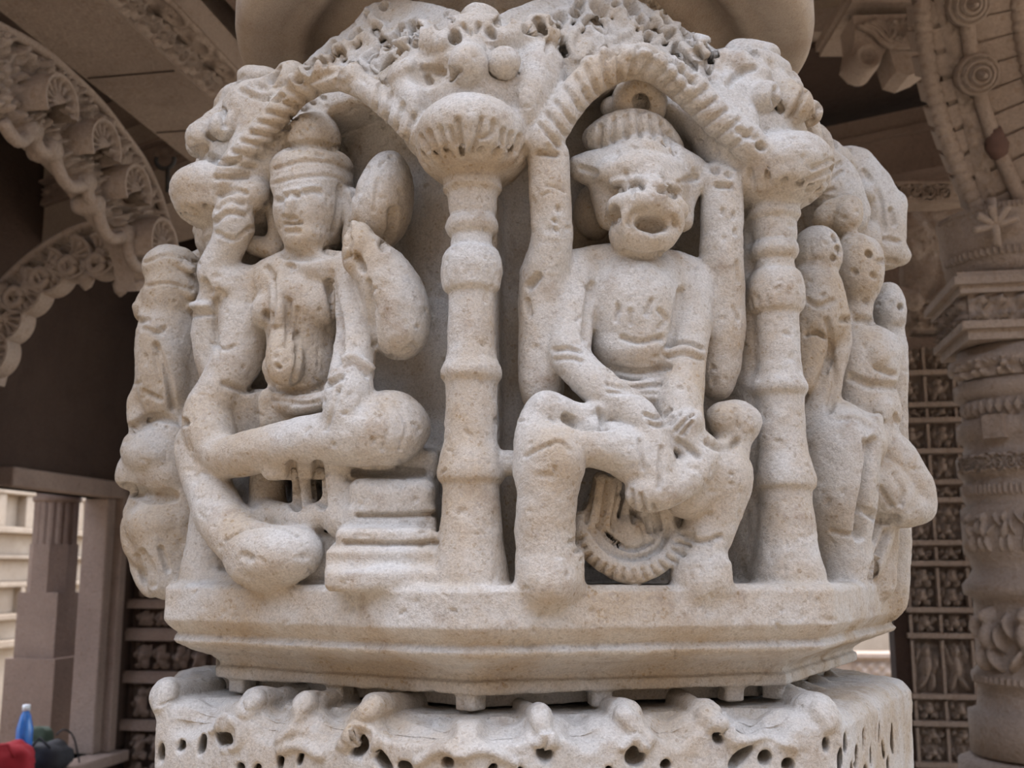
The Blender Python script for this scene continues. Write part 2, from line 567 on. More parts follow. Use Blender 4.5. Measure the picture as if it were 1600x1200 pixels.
p_core = S.part('niche_wall')
S.k = 0.010
S.octo(15, [(-0.02, 0.348), (0.50, 0.348), (0.735, 0.25)])
p_mold = S.part('base_moulding')
S.octo(15, [(-0.1235, 0.408), (-0.112, 0.408), (-0.110, 0.403), (-0.106, 0.404), (-0.098, 0.414), (-0.089, 0.438), (-0.084, 0.452), (-0.080, 0.455),
            (-0.073, 0.449), (-0.069, 0.456), (-0.0635, 0.462), (-0.058, AP), (-0.024, AP), (-0.0185, AP - 0.006)], k=0.003)
S.octo(15, [(-0.142, 0.372), (-0.12, 0.372)], k=0.003)
# little spacers standing in the joint below
p_sp = []
for px in (366, 520, 725, 943, 1150, 1228):
    for fc in ('L', 'M', 'R'):
        p, s = at_plane(px, 1082, nrm(FACES[fc]), 0.403)
        u = p.dot(np.array((-nrm(FACES[fc])[1], nrm(FACES[fc])[0], 0)))
        if abs(u) <= 0.403 * 0.4143:
            S.part('spacer')
            n = nrm(FACES[fc]); R = np.array((np.array((-n[1], n[0], 0)), (0, 0, 1.0), n))
            S.boxw((p[0] - n[0] * 0.012, p[1] - n[1] * 0.012, -0.131), (0.011, 0.018, 0.012), R, 0.003, 0.004)
            break

# --- upper body that carries the arches, with a gable over each face
S.part('leaf_canopy')
def gable(t):
    return 0.605 + 0.085 * np.clip(1 - t / 0.145, 0, 1) ** 0.8
S.octo(15, [(0.428, 0.355), (0.448, 0.405), (0.50, 0.418), (0.54, 0.408), (0.60, 0.378), (0.69, 0.335)], k=0.008, top=gable, rnd=0.62)
arches = {
 'L': [(352, 300, -12), (368, 268, -12), (395, 236, -14), (428, 196, -18), (466, 156, -22), (515, 134, -24), (562, 145, -22), (606, 178, -20), (652, 222, -18)],
 'M': [(846, 232, -18), (868, 200, -18), (905, 150, -20), (945, 117, -22), (990, 104, -22), (1035, 117, -20), (1080, 152, -18), (1125, 195, -16), (1180, 242, -14)],
}
for fc, pts in arches.items():
    S.plane(FACES[fc], AP)
    poly = [S.A(x, y + 6, -20)[0] for x, y, w in pts]
    lowz = 0.30
    poly = poly + [np.array((poly[-1][0], poly[-1][1], lowz)), np.array((poly[0][0], poly[0][1], lowz))]
    S.prism_cut(poly, nrm(FACES[fc]), 0.352, 0.56, 0.010)
# mirrored niches on the two side faces
nM = nrm(15); uM = np.array((-nM[1], nM[0], 0))
S.plane(15, AP)
polyM = [S.A(x, y + 6, -20)[0] for x, y, w in arches['M']]
for deg in (60, -75):
    n2 = nrm(deg); u2 = np.array((-n2[1], n2[0], 0))
    poly = [u2 * p.dot(uM) + n2 * p.dot(nM) + np.array((0, 0, p[2])) for p in polyM]
    poly = poly + [np.array((poly[-1][0], poly[-1][1], 0.3)), np.array((poly[0][0], poly[0][1], 0.3))]
    S.prism_cut(poly, n2, 0.352, 0.56, 0.010)
    S.part('rope_arch')
    S.n = n2
    Q = []
    for (x, y, w), p in zip(arches['M'], polyM):
        Q.append(np.append(u2 * p.dot(uM) + n2 * (p.dot(nM) - 0.035) + np.array((0, 0, p[2] + 0.004)), 0.013))
    Q = smooth_path(Q, 5)
    for a, b in zip(Q[:-1], Q[1:]):
        S.cone(a[:3], b[:3], a[3], b[3], 0.006)

# --- colonettes at the corners
prof_px = [(268, 46), (285, 50), (296, 51), (303, 43), (330, 40), (337, 37), (344, 43), (354, 45), (362, 41), (368, 34), (385, 36), (391, 44), (405, 50), (420, 52), (440, 50),
           (451, 47), (458, 38), (540, 39), (562, 42), (578, 50), (588, 50), (598, 42), (620, 41), (690, 44), (715, 51), (735, 55), (748, 54), (757, 46), (778, 46), (850, 53), (900, 62), (930, 64)]
colz = [(h_of(py, -0.45), r * 1.05 / FPX * 0.97) for py, r in prof_px]
for c, deg in enumerate(CORNERS):
    S.part('colonette')
    n = nrm(deg); p = n * 0.45
    S.lathe(p[0], p[1], colz, k=0.006)
    z0 = h_of(445, -0.45)
    for j in range(16):                               # notched leaf rim below the bell
        a = j * 2 * math.pi / 16 + 0.2
        q = np.array((p[0] + 0.0315 * math.cos(a), p[1] + 0.0315 * math.sin(a), z0 - 0.002))
        S.cone(q + (0, 0, 0.008), q - (0, 0, 0.012), 0.0028, 0.0042, 0.002, True)
    # flat back joining the column to the wall
    S.part('colonette_web') if False else None
    S.boxw((n[0] * 0.385, n[1] * 0.385, 0.19), (0.021, 0.21, 0.045), np.array(((math.cos(math.radians(deg)), math.sin(math.radians(deg)), 0), (0, 0, 1.0), n)), 0.01, 0.012)

# --- lion heads over the corners (radial, sideways, height)
def lion(deg, eye_gone=False):
    n = nrm(deg); u = np.array((math.cos(math.radians(deg)), math.sin(math.radians(deg)), 0)); z = np.array((0, 0, 1.0))
    W = lambda r, t, h: n * r + u * t + z * h
    def R(tilt=0, yaw=0):
        a = math.radians(tilt); b = math.radians(yaw)
        nn = n * math.cos(b) + u * math.sin(b); uu = u * math.cos(b) - n * math.sin(b)
        return np.array((uu, z * math.cos(a) - nn * math.sin(a), nn * math.cos(a) + z * math.sin(a)))
    E = lambda r, t, h, a, b, c, tilt=0, yaw=0, k=0.006, cut=False: S.ellw(W(r, t, h), (a, b, c), R(tilt, yaw), k, cut)
    head = S.part('lion_head')
    E(0.405, 0, 0.515, 0.072, 0.098, 0.066, 42, k=0.012)          # skull
    E(0.438, 0, 0.551, 0.064, 0.024, 0.036, 40, k=0.010)          # brow mass
    E(0.450, 0, 0.434, 0.060, 0.042, 0.073, 8, k=0.005)
    E(0.452, 0, 0.420, 0.054, 0.026, 0.062, 0, k=0.005)           # muzzle
    for s in (-1, 1):
        E(0.436, s * 0.058, 0.470, 0.022, 0.038, 0.044, 25, k=0.008)     # cheek
        E(0.420, s * 0.066, 0.510, 0.030, 0.058, 0.044, 38, k=0.010)     # jaw to ear
        E(0.490, s * 0.037, 0.512, 0.024, 0.021, 0.028, 30, k=0.003, cut=True)   # socket
        if not (eye_gone and s < 0):
            E(0.478, s * 0.037, 0.509, 0.0165, 0.0165, 0.0165, 0, k=0.002)
        else:
            E(0.480, s * 0.046, 0.512, 0.026, 0.020, 0.026, 30, k=0.005, cut=True)
        S.cone(W(0.464, s * 0.028, 0.542), W(0.425, s * 0.064, 0.568), 0.012, 0.014, 0.006)    # brow
        E(0.412, s * 0.066, 0.574, 0.021, 0.030, 0.020, 35, s * 20, k=0.006)   # ear
        E(0.432, s * 0.070, 0.576, 0.009, 0.018, 0.018, 35, s * 20, k=0.003, cut=True)
    S.cone(W(0.476, 0, 0.520), W(0.488, 0, 0.504), 0.017, 0.0205, 0.004)        # nose ridge
    S.cone(W(0.425, 0, 0.588), W(0.470, 0, 0.530), 0.018, 0.015, 0.006)
    S.cone(W(0.520, -0.045, 0.486), W(0.520, 0.045, 0.486), 0.014, 0.014, 0.005, True)         # gap between nose and muzzle
    crest = S.part('crest', head)
    E(0.416, 0, 0.590, 0.024, 0.022, 0.020, 35, k=0.005)
    for s in (-1, 1):
        S.cone(W(0.475, s * 0.034, 0.562), W(0.39, s * 0.032, 0.592), 0.0075, 0.0075, 0.002, True)
    S.cur = head
    # flutes under the muzzle
    for j in range(-5, 6):
        a = math.radians(j * 17)
        d = n * math.cos(a) * 1.15 + u * math.sin(a)
        c = W(0.440, 0, 0)
        S.cone(c + d * 0.058 + z * 0.424, c + d * 0.050 + z * 0.396, 0.0026, 0.0042, 0.003, True)
for deg in CORNERS:
    lion(deg, abs(deg - ROLL) < 1)

# --- rope arches of the two front faces
for fc, pts in arches.items():
    S.part('rope_arch')
    S.plane(FACES[fc], AP)
    Q = S.tube([(x, y - (8 if fc == 'M' else 12), w + 2, 24 if fc == 'M' else 18) for x, y, w in pts], k=0.006)
    P2 = smooth_path([np.array((x, y - (8.0 if fc == 'M' else 8.0))) for x, y, w in pts], 8)
    acc = 0.0
    for a, b in zip(P2[:-1], P2[1:]):
        acc += np.linalg.norm(b - a)
        if acc > 19 and not (fc == 'L' and 500 < a[0] < 588):
            acc = 0; t = unit(b - a); m = np.array((-t[1], t[0])); sl = 0.55 if fc == 'L' else -0.25
            S.stroke([a - m * 20 - t * 20 * sl, a + m * 4, a + m * 24 + t * 22 * sl], 5.0, -4.5)
# broad smooth cheeks and ears of the two lions seen half from the side
lions = [i for i, p in enumerate(S.parts) if p[0] == 'lion_head']
S.cur = lions[1]; S.plane(-30, AP)
S.ell(400, 182, -42, 46, 56, 44, 30, k=0.008)
S.ell(415, 128, -70, 46, 22, 30, -18, k=0.006)
S.stroke([(378, 140), (405, 152), (440, 150)], 6, -6)
S.cur = lions[3]; S.plane(15, AP)
S.ell(1162, 168, -44, 46, 58, 44, -20, k=0.008)
S.ell(1168, 92, -76, 52, 24, 30, 12, k=0.006)
# leaf forms on the canopy
S.cur = [i for i, p in enumerate(S.parts) if p[0] == 'leaf_canopy'][0]
for pts, w, d in (([(455, 125), (500, 98), (545, 72), (575, 60)], 9, 5), ([(540, 118), (580, 92), (625, 66)], 12, 6), ([(480, 128), (530, 108), (560, 92)], 7, -4), ([(585, 112), (620, 90), (650, 75)], 7, -5),
                  ([(600, 125), (640, 100)], 10, 4), ([(585, 0), (585, 30), (600, 50)], 10, 6), ([(560, 36), (575, 20)], 6, 4),
                  ([(900, 95), (890, 70), (905, 45), (935, 60), (945, 85)], 8, 5), ([(915, 95), (918, 70)], 12, 4), ([(950, 88), (965, 70), (945, 40)], 6, -6), ([(960, 60), (985, 45), (960, 10)], 9, 5),
                  ([(985, 85), (1010, 80), (1040, 100), (1075, 140)], 10, 5), ([(1000, 75), (1040, 85), (1085, 130)], 5, -5), ([(1020, 30), (1055, 60), (1085, 95)], 8, 5), ([(1055, 75), (1085, 108)], 7, -5)):
    S.stroke(pts, w, d)
S.k = 0.003
def hole(fc, x, y, a, b, g, w=-70, c=70):
    S.plane(FACES[fc], AP)
    S.ell(x, y, w, a, b, c, g, k=0.003, cut=True)
    q = max(a - b, b - a, 1.0); t = math.radians(g if a > b else g + 90)
    S.stroke([(x - q * math.cos(t), y + q * math.sin(t)), (x + q * math.cos(t), y - q * math.sin(t))], min(a, b) * 1.15, -15)
    S.stroke([(x - q * math.cos(t) * 1.3, y + q * math.sin(t) * 1.3), (x + q * math.cos(t) * 1.3, y - q * math.sin(t) * 1.3)], min(a, b) * 2.3, 3.5)
for x, y, a, b, g in ((487, 107, 13, 5, 55), (518, 78, 14, 6, 60), (535, 85, 8, 6, 30), (556, 58, 13, 6, 45), (592, 48, 10, 8, 20), (590, 82, 26, 6, 48),
                      (628, 52, 7, 12, 0), (508, 101, 5, 4, 0), (578, 28, 5, 4, 0), (602, 12, 7, 5, 60), (646, 54, 8, 18, 0), (545, 104, 9, 5, 35), (612, 70, 16, 5, 45), (468, 124, 9, 4, 40), (606, 100, 14, 5, 40)):
    hole('L', x, y, a, b, g)
for x, y, a, b, g in ((872, 32, 14, 9, 30), (900, 20, 12, 8, 50), (935, 16, 15, 10, -50), (986, 12, 16, 8, -62), (935, 42, 18, 7, -50), (1016, 50, 11, 11, 0), (1036, 35, 12, 6, -60),
                      (1075, 58, 20, 7, -58), (1105, 105, 9, 16, -20), (1112, 80, 16, 6, -50), (880, 75, 6, 18, 15), (960, 12, 6, 5, 0), (1045, 58, 9, 4, 20), (1000, 34, 8, 6, -50), (915, 38, 10, 5, 50), (1060, 84, 14, 5, -55), (1092, 86, 10, 5, -55), (905, 8, 8, 5, 0), (1020, 12, 12, 5, -50)):
    hole('M', x, y, a, b, g)
# ------------------------------------------------------------------ seated goddess on the left face
S.k = 0.008
S.plane(-30, AP)
god = S.part('seated_goddess', None, 'four-armed goddess with a tall crown, one leg folded, one hanging')
# trunk
S.ell(470, 450, -62, 74, 62, 50, 0)
S.ell(418, 462, -62, 42, 40, 40, 0)
S.ell(520, 440, -66, 44, 40, 40, 0)
S.ell(418, 487, -30, 26, 28, 26, 0)
S.ell(500, 476, -42, 34, 34, 20, 0, k=0.014)
S.tube([(480, 470, -62, 62), (478, 530, -66, 54), (478, 590, -64, 56)])
S.tube([(412, 440, -50, 28), (450, 424, -44, 24), (500, 417, -44, 23), (550, 426, -52, 26)])
S.ell(470, 575, -52, 60, 34, 42, 0)
S.tube([(437, 430, -32, 9), (436, 480, -18, 10), (440, 520, -22, 12), (444, 550, -18, 24), (446, 578, -14, 26)], k=0.006)   # hanging sash
S.tube([(540, 440, -45, 6), (544, 500, -50, 9), (540, 555, -52, 10)], k=0.006, cut=True)
# hips and seat
S.box(470, 640, -62, 56, 34, 50, 0, 16)
S.tube([(430, 628, -30, 12), (470, 634, -26, 13), (520, 622, -30, 12)], k=0.006)
S.box(395, 650, -58, 42, 42, 30, 0, 12)
# neck and head
S.tube([(484, 400, -60, 36), (486, 372, -56, 42)])
S.ell(486, 330, -52, 58, 66, 58, 0)
S.ell(488, 290, -56, 64, 42, 62, 0)
S.ell(480, 372, -36, 34, 24, 30, 0)
S.tube([(425, 312, -60, 14), (430, 345, -58, 12), (432, 385, -60, 13)], k=0.004)
S.tube([(400, 318, -62, 5), (428, 312, -58, 7)], k=0.004)
S.tube([(548, 305, -66, 14), (552, 345, -68, 12), (548, 380, -66, 14)], k=0.004)
crown = S.part('crown', god)
S.ell(487, 264, -58, 65, 36, 62, 0)
S.ell(489, 220, -60, 42, 38, 46, 0, k=0.005)
S.ell(492, 205, -60, 36, 28, 36, 0)
S.cur = god
# image-left arms: one raised with a club, one down to the knee
S.tube([(402, 452, -48, 28), (362, 444, -28, 30), (338, 428, -18, 25), (350, 396, -16, 22), (366, 362, -14, 21)])
S.tube([(392, 455, -45, 34), (384, 500, -42, 36), (374, 555, -38, 36), (345, 605, -26, 31), (324, 650, -18, 34), (332, 690, -10, 34)])
S.tube([(336, 455, -22, 20), (332, 520, -35, 28), (338, 580, -40, 24)])
club = S.part('club', god)
S.ell(366, 345, -14, 32, 42, 32, 12)
S.ell(388, 308, -26, 36, 28, 30, 35)
S.cur = god
S.tube([(398, 384, -50, 16), (430, 392, -60, 17)])
# image-right arms
S.tube([(556, 432, -50, 30), (556, 480, -36, 27), (556, 530, -28, 26), (552, 566, -20, 28), (545, 610, -6, 32), (536, 660, 0, 28)])
S.tube([(536, 600, 2, 16), (520, 640, 6, 12), (508, 672, 6, 10)], k=0.006)
S.tube([(572, 392, -26, 26), (598, 430, -32, 38), (622, 480, -44, 44), (626, 520, -48, 38), (600, 500, -60, 34), (570, 460, -64, 34)])
S.tube([(562, 362, -18, 14), (562, 385, -14, 22), (558, 412, -18, 20)], k=0.006)
S.tube([(578, 380, -16, 14), (592, 404, -16, 16)], k=0.006)
leaf = S.part('lotus_bud', god)
S.ell(600, 316, -66, 46, 80, 62, -10)
S.ell(614, 350, -28, 12, 50, 12, -6, k=0.006, cut=True)
S.cur = god
# legs
S.ell(606, 668, -40, 66, 58, 66, 0)
S.tube([(600, 678, -30, 54), (540, 682, -12, 40), (470, 690, -4, 34), (400, 706, 0, 31), (352, 714, -6, 29), (326, 690, -14, 30)])
S.tube([(304, 690, -20, 29), (318, 740, -14, 32), (340, 795, -4, 34), (375, 845, 4, 37), (425, 868, 8, 42), (468, 862, -2, 36)])
S.ell(410, 890, 2, 58, 34, 40, -12)
# drapery by the column
cloth = S.part('drapery', god)
S.tube([(600, 560, -98, 16), (645, 590, -90, 14), (690, 582, -88, 12)], k=0.006)
S.tube([(600, 590, -96, 14), (645, 612, -90, 14), (690, 604, -88, 12)], k=0.006)
S.tube([(610, 550, -98, 8), (650, 566, -94, 8), (688, 548, -94, 8)], k=0.006)
# stool
stool = S.part('stool', god)
S.box(560, 720, -86, 130, 22, 90, 0, 10)
S.box(618, 770, -62, 66, 26, 60, 0, 20)
S.box(618, 800, -66, 68, 14, 60, 0, 6)
S.box(610, 832, -50, 76, 14, 70, 0, 10)
S.box(600, 866, -42, 80, 18, 70, 0, 6)
S.box(600, 895, -28, 84, 18, 70, 0, 12)
S.box(480, 810, -66, 96, 20, 60, 0, 10)
for x, w, r in ((418, -46, 24), (476, -30, 15), (531, -28, 24)):
    S.tube([(x, 715, w, r), (x, 760, w, r), (x + 2, 812, w + 4, r + 4)], k=0.006)
S.tube([(420, 800, -28, 18), (470, 812, -18, 18), (530, 795, -22, 18)], k=0.008)
S.box(480, 862, -48, 100, 36, 60, 0, 10)
S.tube([(340, 906, -30, 14), (380, 908, -22, 16)])

# ------------------------------------------------------------------ beast-headed deity on the middle face
S.plane(15, AP)
S.k = 0.008
bst = S.part('beast_headed_deity', None, 'beast-headed deity with open mouth, fists on crossed legs')
S.ell(985, 450, -58, 92, 66, 52)
S.tube([(905, 420, -62, 30), (985, 418, -58, 34), (1070, 428, -62, 30)])
S.tube([(985, 470, -56, 76), (985, 530, -58, 66), (990, 585, -62, 54)])
S.ell(985, 545, -40, 58, 34, 40)
S.tube([(940, 598, -32, 10), (992, 606, -14, 10), (1044, 596, -34, 10)], k=0.004)
S.tube([(938, 615, -32, 12), (992, 622, -12, 12), (1044, 612, -32, 12)], k=0.004)
# head
S.ell(1010, 305, -52, 68, 64, 60)
S.ell(1002, 268, -56, 88, 34, 50)
S.ell(1008, 262, -46, 60, 34, 48)
S.tube([(905, 262, -52, 20), (950, 262, -44, 26), (1010, 242, -34, 28), (1060, 262, -44, 26), (1092, 278, -52, 18)])
S.tube([(912, 258, -44, 12), (898, 252, -44, 8)], k=0.005)
S.tube([(1075, 300, -40, 14), (1096, 280, -38, 10), (1100, 268, -38, 7)], k=0.005)
S.tube([(945, 270, -30, 16), (985, 262, -16, 18), (1020, 262, -14, 18), (1060, 276, -26, 15)], k=0.008)      # brow shelf
S.ell(1010, 330, -18, 62, 28, 52, 0, k=0.005)             # snout
S.ell(1018, 312, 4, 26, 16, 30, 0, k=0.006)
S.tube([(962, 320, -8, 14), (1012, 312, 10, 16), (1062, 328, -8, 14)], k=0.006)
S.tube([(1016, 268, -6, 12), (1018, 292, 2, 14), (1020, 312, 8, 18)], k=0.008)
S.tube([(978, 300, -12, 12), (985, 318, -2, 12)], k=0.008)
S.tube([(1056, 306, -16, 10), (1052, 322, -6, 12)], k=0.008)
S.ell(1005, 365, -18, 54, 36, 46, 0, k=0.006)             # jaw
S.ell(1000, 380, -24, 42, 22, 40, 0, k=0.006)
S.tube([(984, 328, 4, 9), (978, 350, -2, 9), (985, 372, -4, 9)], k=0.006)
S.ell(1008, 288, -26, 60, 26, 42, 0, k=0.008)
S.tube([(945, 300, -50, 24), (955, 340, -46, 22)], k=0.008)
S.tube([(1068, 310, -46, 18), (1064, 345, -40, 18)], k=0.008)
S.tube([(1050, 330, 10, 10), (1056, 350, 0, 10), (1040, 372, -4, 10)], k=0.005)
S.ell(1020, 350, 12, 27, 14, 40, -6, k=0.004, cut=True)   # open mouth
S.ell(930, 330, -100, 34, 46, 34, 0)
cr = S.part('ridged_crown', bst)
S.ell(985, 226, -70, 62, 30, 44, 0)
S.tube([(928, 218, -56, 20), (956, 204, -46, 23), (992, 198, -42, 24), (1026, 208, -46, 23), (1050, 234, -54, 18)], k=0.005)
for x, y, g in ((938, 206, 20), (956, 198, 14), (975, 192, 6), (995, 190, 0), (1014, 194, -10), (1032, 204, -22), (1046, 220, -35)):
    S.tube([(x - 3 + g * .1, y - 18, -24, 1.5), (x, y + 6, -8, 3.2), (x - g * .2, y + 28, -22, 1.5)], k=0.004, cut=True)
S.tube([(976, 172, -56, 16), (978, 150, -54, 16), (1000, 135, -52, 17), (1022, 150, -54, 16), (1022, 176, -56, 16)], k=0.005)
S.ell(1000, 170, -78, 30, 30, 22, 0)
S.tube([(955, 168, -70, 16), (975, 172, -66, 16)], k=0.005)
S.cur = bst
# image-left arms
S.tube([(898, 425, -56, 34), (893, 480, -46, 31), (890, 530, -36, 29), (893, 560, -26, 26), (925, 596, -12, 26), (965, 628, 0, 25), (1000, 655, 8, 25), (1020, 700, 10, 24)])
S.tube([(918, 500, -52, 8), (914, 545, -58, 9)], k=0.005, cut=True)
# image-right arms
S.tube([(1078, 440, -56, 34), (1076, 490, -48, 32), (1072, 540, -36, 28), (1066, 590, -22, 30), (1062, 640, -8, 32), (1068, 680, 2, 28)])
S.tube([(1052, 480, -40, 5), (1050, 530, -46, 8), (1046, 560, -50, 8)], k=0.005, cut=True)
S.ell(1068, 662, 14, 32, 22, 24, 25)                                  # fist
# upright staffs held to each side
for nm, pts in (('carved_staff', [(858, 235, -26, 24), (860, 300, -26, 27), (864, 360, -30, 27), (858, 400, -40, 30), (848, 450, -52, 34), (846, 540, -58, 32), (846, 620, -60, 30)]),
                ('carved_staff', [(1126, 275, -40, 24), (1128, 330, -40, 27), (1126, 390, -44, 27), (1128, 440, -52, 30), (1128, 520, -60, 32), (1120, 600, -66, 26)])):
    S.part(nm, bst)
    S.tube(pts)
    x, y, w, r = pts[0]
    S.box(x + 1, y + 62, w - 4, 28, 64, 24, 0, 8)
S.cur = bst
# legs
S.ell(992, 650, -50, 70, 40, 50)
S.tube([(856, 645, -22, 34), (842, 690, -10, 34), (850, 740, -6, 42), (862, 710, 2, 44), (855, 780, -4, 42), (850, 840, -8, 40)])
S.tube([(856, 638, -6, 26), (905, 650, -4, 17), (950, 640, 0, 15)], k=0.006)
S.ell(872, 722, 6, 38, 40, 40, -30)
S.tube([(890, 690, 4, 28), (940, 695, 8, 32), (985, 712, 10, 34), (1015, 740, 14, 32)])
S.tube([(1018, 690, 14, 22), (1028, 740, 18, 26), (1010, 775, 18, 24)])
S.tube([(1098, 700, 6, 24), (1085, 735, 14, 24), (1040, 762, 20, 26), (1000, 772, 18, 22)])
S.tube([(1068, 690, 10, 22), (1095, 705, 6, 20)])
S.ell(1148, 660, -34, 42, 36, 42)
S.ell(1128, 655, -26, 26, 26, 30)
S.tube([(1145, 680, -34, 30), (1135, 715, -28, 36)])
S.tube([(1075, 770, -14, 40), (1118, 735, -12, 44), (1130, 755, -14, 40), (1115, 810, -20, 34), (1098, 850, -22, 34)])
S.tube([(1096, 850, -20, 34), (1092, 905, -14, 42)])
S.tube([(852, 830, -12, 42), (856, 905, -6, 50)])
S.box(860, 890, -20, 52, 34, 40, 0, 16)
S.box(1095, 895, -24, 44, 30, 40, 0, 14)
# rope garland and skirt hanging between the shins
S.part('garland', bst)
S.ell(985, 815, -58, 80, 70, 40)
S.tube([(905, 812, -34, 14), (918, 848, -26, 16), (950, 880, -20, 17), (992, 893, -16, 17), (1032, 876, -18, 16), (1058, 840, -26, 14)], k=0.004)
S.tube([(924, 810, -34, 6), (945, 846, -26, 7), (985, 866, -20, 7), (1022, 850, -22, 7), (1040, 815, -30, 6)], k=0.004)
S.tube([(938, 800, -34, 5), (960, 834, -28, 6), (988, 850, -24, 6), (1012, 838, -26, 6)], k=0.004)
S.ell(985, 828, -26, 24, 22, 16, 0, k=0.006)
for x0, y0, x1, y1, r in ((940, 750, 925, 815, 14), (962, 752, 950, 818, 12), (985, 762, 975, 822, 8), (998, 770, 1010, 828, 9), (1030, 790, 1042, 825, 14)):
    S.tube([(x0, y0, -28, r), (x1, y1, -30, r)], k=0.005)
S.part('stone_link', bst)
S.tube([(795, 722, -42, 20), (830, 728, -34, 22)])

# ------------------------------------------------------------------ deity on the right-hand face, seen from its side
n60 = nrm(60); c60 = n60 * 0.43
S.plane(15, c60.dot(nrm(15)))
S.k = 0.008
rd = S.part('side_deity', None, 'deity seen from the side with rounded head and thick crossed legs')
S.ell(1340, 420, 0, 38, 58, 44, 8)                          # head
S.ell(1356, 410, 0, 22, 40, 34, 0)
S.tube([(1340, 470, -6, 22), (1338, 512, -6, 26)])
S.tube([(1335, 532, -5, 36), (1372, 550, 5, 36)])
S.ell(1345, 560, 0, 52, 50, 50, 20)                         # chest
S.ell(1378, 560, 12, 30, 34, 30, 0)
S.tube([(1345, 570, 0, 52), (1345, 620, -4, 46), (1348, 670, -6, 50)])
S.ell(1372, 640, 4, 36, 40, 36, 0)
S.ball(1398, 655, 10, 7, k=0.003, cut=True)
S.tube([(1325, 695, 20, 54), (1335, 690, 36, 44), (1352, 672, 40, 22)])
S.tube([(1290, 680, 20, 60), (1308, 700, 34, 58), (1310, 760, 34, 56), (1312, 810, 30, 46), (1315, 850, 28, 38), (1322, 890, 26, 38)])
S.ell(1318, 905, 26, 40, 34, 40, -20)
S.tube([(1365, 680, 10, 28), (1400, 722, 14, 30), (1430, 765, 14, 26), (1440, 795, 10, 20)])
S.tube([(1345, 745, 20, 26), (1380, 755, 24, 28), (1405, 790, 18, 30), (1435, 795, 12, 20)])
S.ell(1368, 770, 10, 42, 38, 40, -10)
S.tube([(1378, 790, 0, 20), (1366, 850, 0, 22), (1350, 890, 0, 22)])
S.tube([(1386, 800, -10, 18), (1380, 870, -14, 18), (1372, 915, -14, 24)])
S.tube([(1340, 830, 22, 12), (1352, 862, 16, 10), (1344, 890, 18, 12)])
S.ell(1356, 832, 24, 5, 22, 14, -8, k=0.004, cut=True)
S.ell(1366, 888, 16, 4, 20, 12, 8, k=0.004, cut=True)
for x, y in ((1357, 396), (1364, 430), (1352, 470), (1334, 424)):
    S.ball(x, y, 34, 5, k=0.003, cut=True)
S.ell(1360, 458, 34, 10, 3, 6, -20, k=0.003, cut=True)
hat = S.part('cap', rd)
S.ell(1322, 338, -5, 26, 34, 34, -20)
S.tube([(1285, 345, -20, 16), (1305, 332, -14, 18), (1328, 326, -10, 18)])
S.ball(1340, 330, 22, 4, k=0.003, cut=True)
S.cur = rd
sh = S.part('conch', rd)
S.ell(1276, 398, 38, 40, 46, 40, 0)
S.ell(1270, 440, 38, 38, 30, 38, 0)
for x, y, r in ((1303, 370, 6), (1308, 390, 7), (1302, 402, 5)):
    S.ball(x, y, 66, r, k=0.003, cut=True)
S.cur = rd
S.tube([(1276, 455, 38, 40), (1278, 500, 40, 40), (1290, 480, 30, 28)])
S.tube([(1290, 470, 38, 24), (1310, 530, 36, 18), (1296, 590, 34, 18), (1280, 640, 30, 24)])
S.tube([(1268, 510, 40, 32), (1262, 560, 40, 22), (1254, 600, 38, 14)])
S.ell(1280, 520, 66, 14, 5, 10, -20, k=0.003, cut=True)
# broad face of the far corner lion
S.cur = [i for i, p in enumerate(S.parts) if p[0] == 'lion_head'][-1]
S.tube([(1330, 262, -120, 34), (1362, 310, -112, 36), (1376, 350, -108, 34), (1380, 390, -106, 26)])
S.ell(1392, 332, -112, 20, 34, 34, -20)
S.tube([(1366, 392, -100, 24), (1392, 395, -104, 20), (1410, 400, -106, 9)])
# the figure further round, of which a head and shoulder show
fr = S.part('attendant', None, 'small attendant head behind the side deity')
S.ell(1388, 490, -70, 26, 50, 36, 0)
S.tube([(1388, 530, -70, 24), (1386, 580, -72, 28), (1384, 680, -74, 30), (1380, 800, -74, 40), (1376, 930, -74, 40)])
S.ball(1404, 480, -44, 6, k=0.003, cut=True)
S.ball(1400, 510, -44, 5, k=0.003, cut=True)

# ------------------------------------------------------------------ deity on the left-hand side, seen in profile
n75 = nrm(-75); c75 = n75 * 0.43
S.plane(-22, c75.dot(nrm(-22)))
ld = S.part('profile_deity', None, 'deity in profile with round cap and folded legs at the drum edge')
S.ell(275, 470, 0, 52, 60, 50, 0)
S.ell(240, 476, 4, 26, 30, 30, 0)
S.ell(228, 484, 6, 16, 22, 18, 0)
S.tube([(270, 520, 0, 52), (268, 580, 0, 50), (272, 630, 0, 44)])
S.tube([(232, 545, 10, 16), (232, 600, 12, 16), (218, 630, 10, 16), (222, 670, 10, 18)])
S.tube([(262, 540, 20, 30), (270, 600, 24, 22), (266, 630, 20, 16)])
S.ell(248, 706, 6, 56, 44, 54, -10)
S.tube([(215, 735, 4, 30), (270, 740, 6, 36)])
S.ell(205, 745, 4, 24, 20, 26, 0)
S.tube([(280, 680, 0, 44), (270, 720, 0, 44)])
S.ell(255, 818, 0, 58, 40, 50, 0)
S.tube([(214, 815, 6, 22), (216, 850, 4, 20), (240, 880, 6, 18)])
S.tube([(248, 830, 6, 40), (262, 890, 6, 24), (250, 916, 4, 14)])
S.tube([(216, 860, 0, 12), (222, 900, 0, 10), (238, 924, 2, 8)])
S.tube([(285, 750, -10, 40), (280, 900, -10, 40)])
S.tube([(212, 780, 0, 12), (206, 800, 0, 14)])
S.ell(262, 775, -16, 46, 36, 50)
S.tube([(290, 560, -20, 50), (290, 700, -20, 50), (290, 880, -20, 44)])
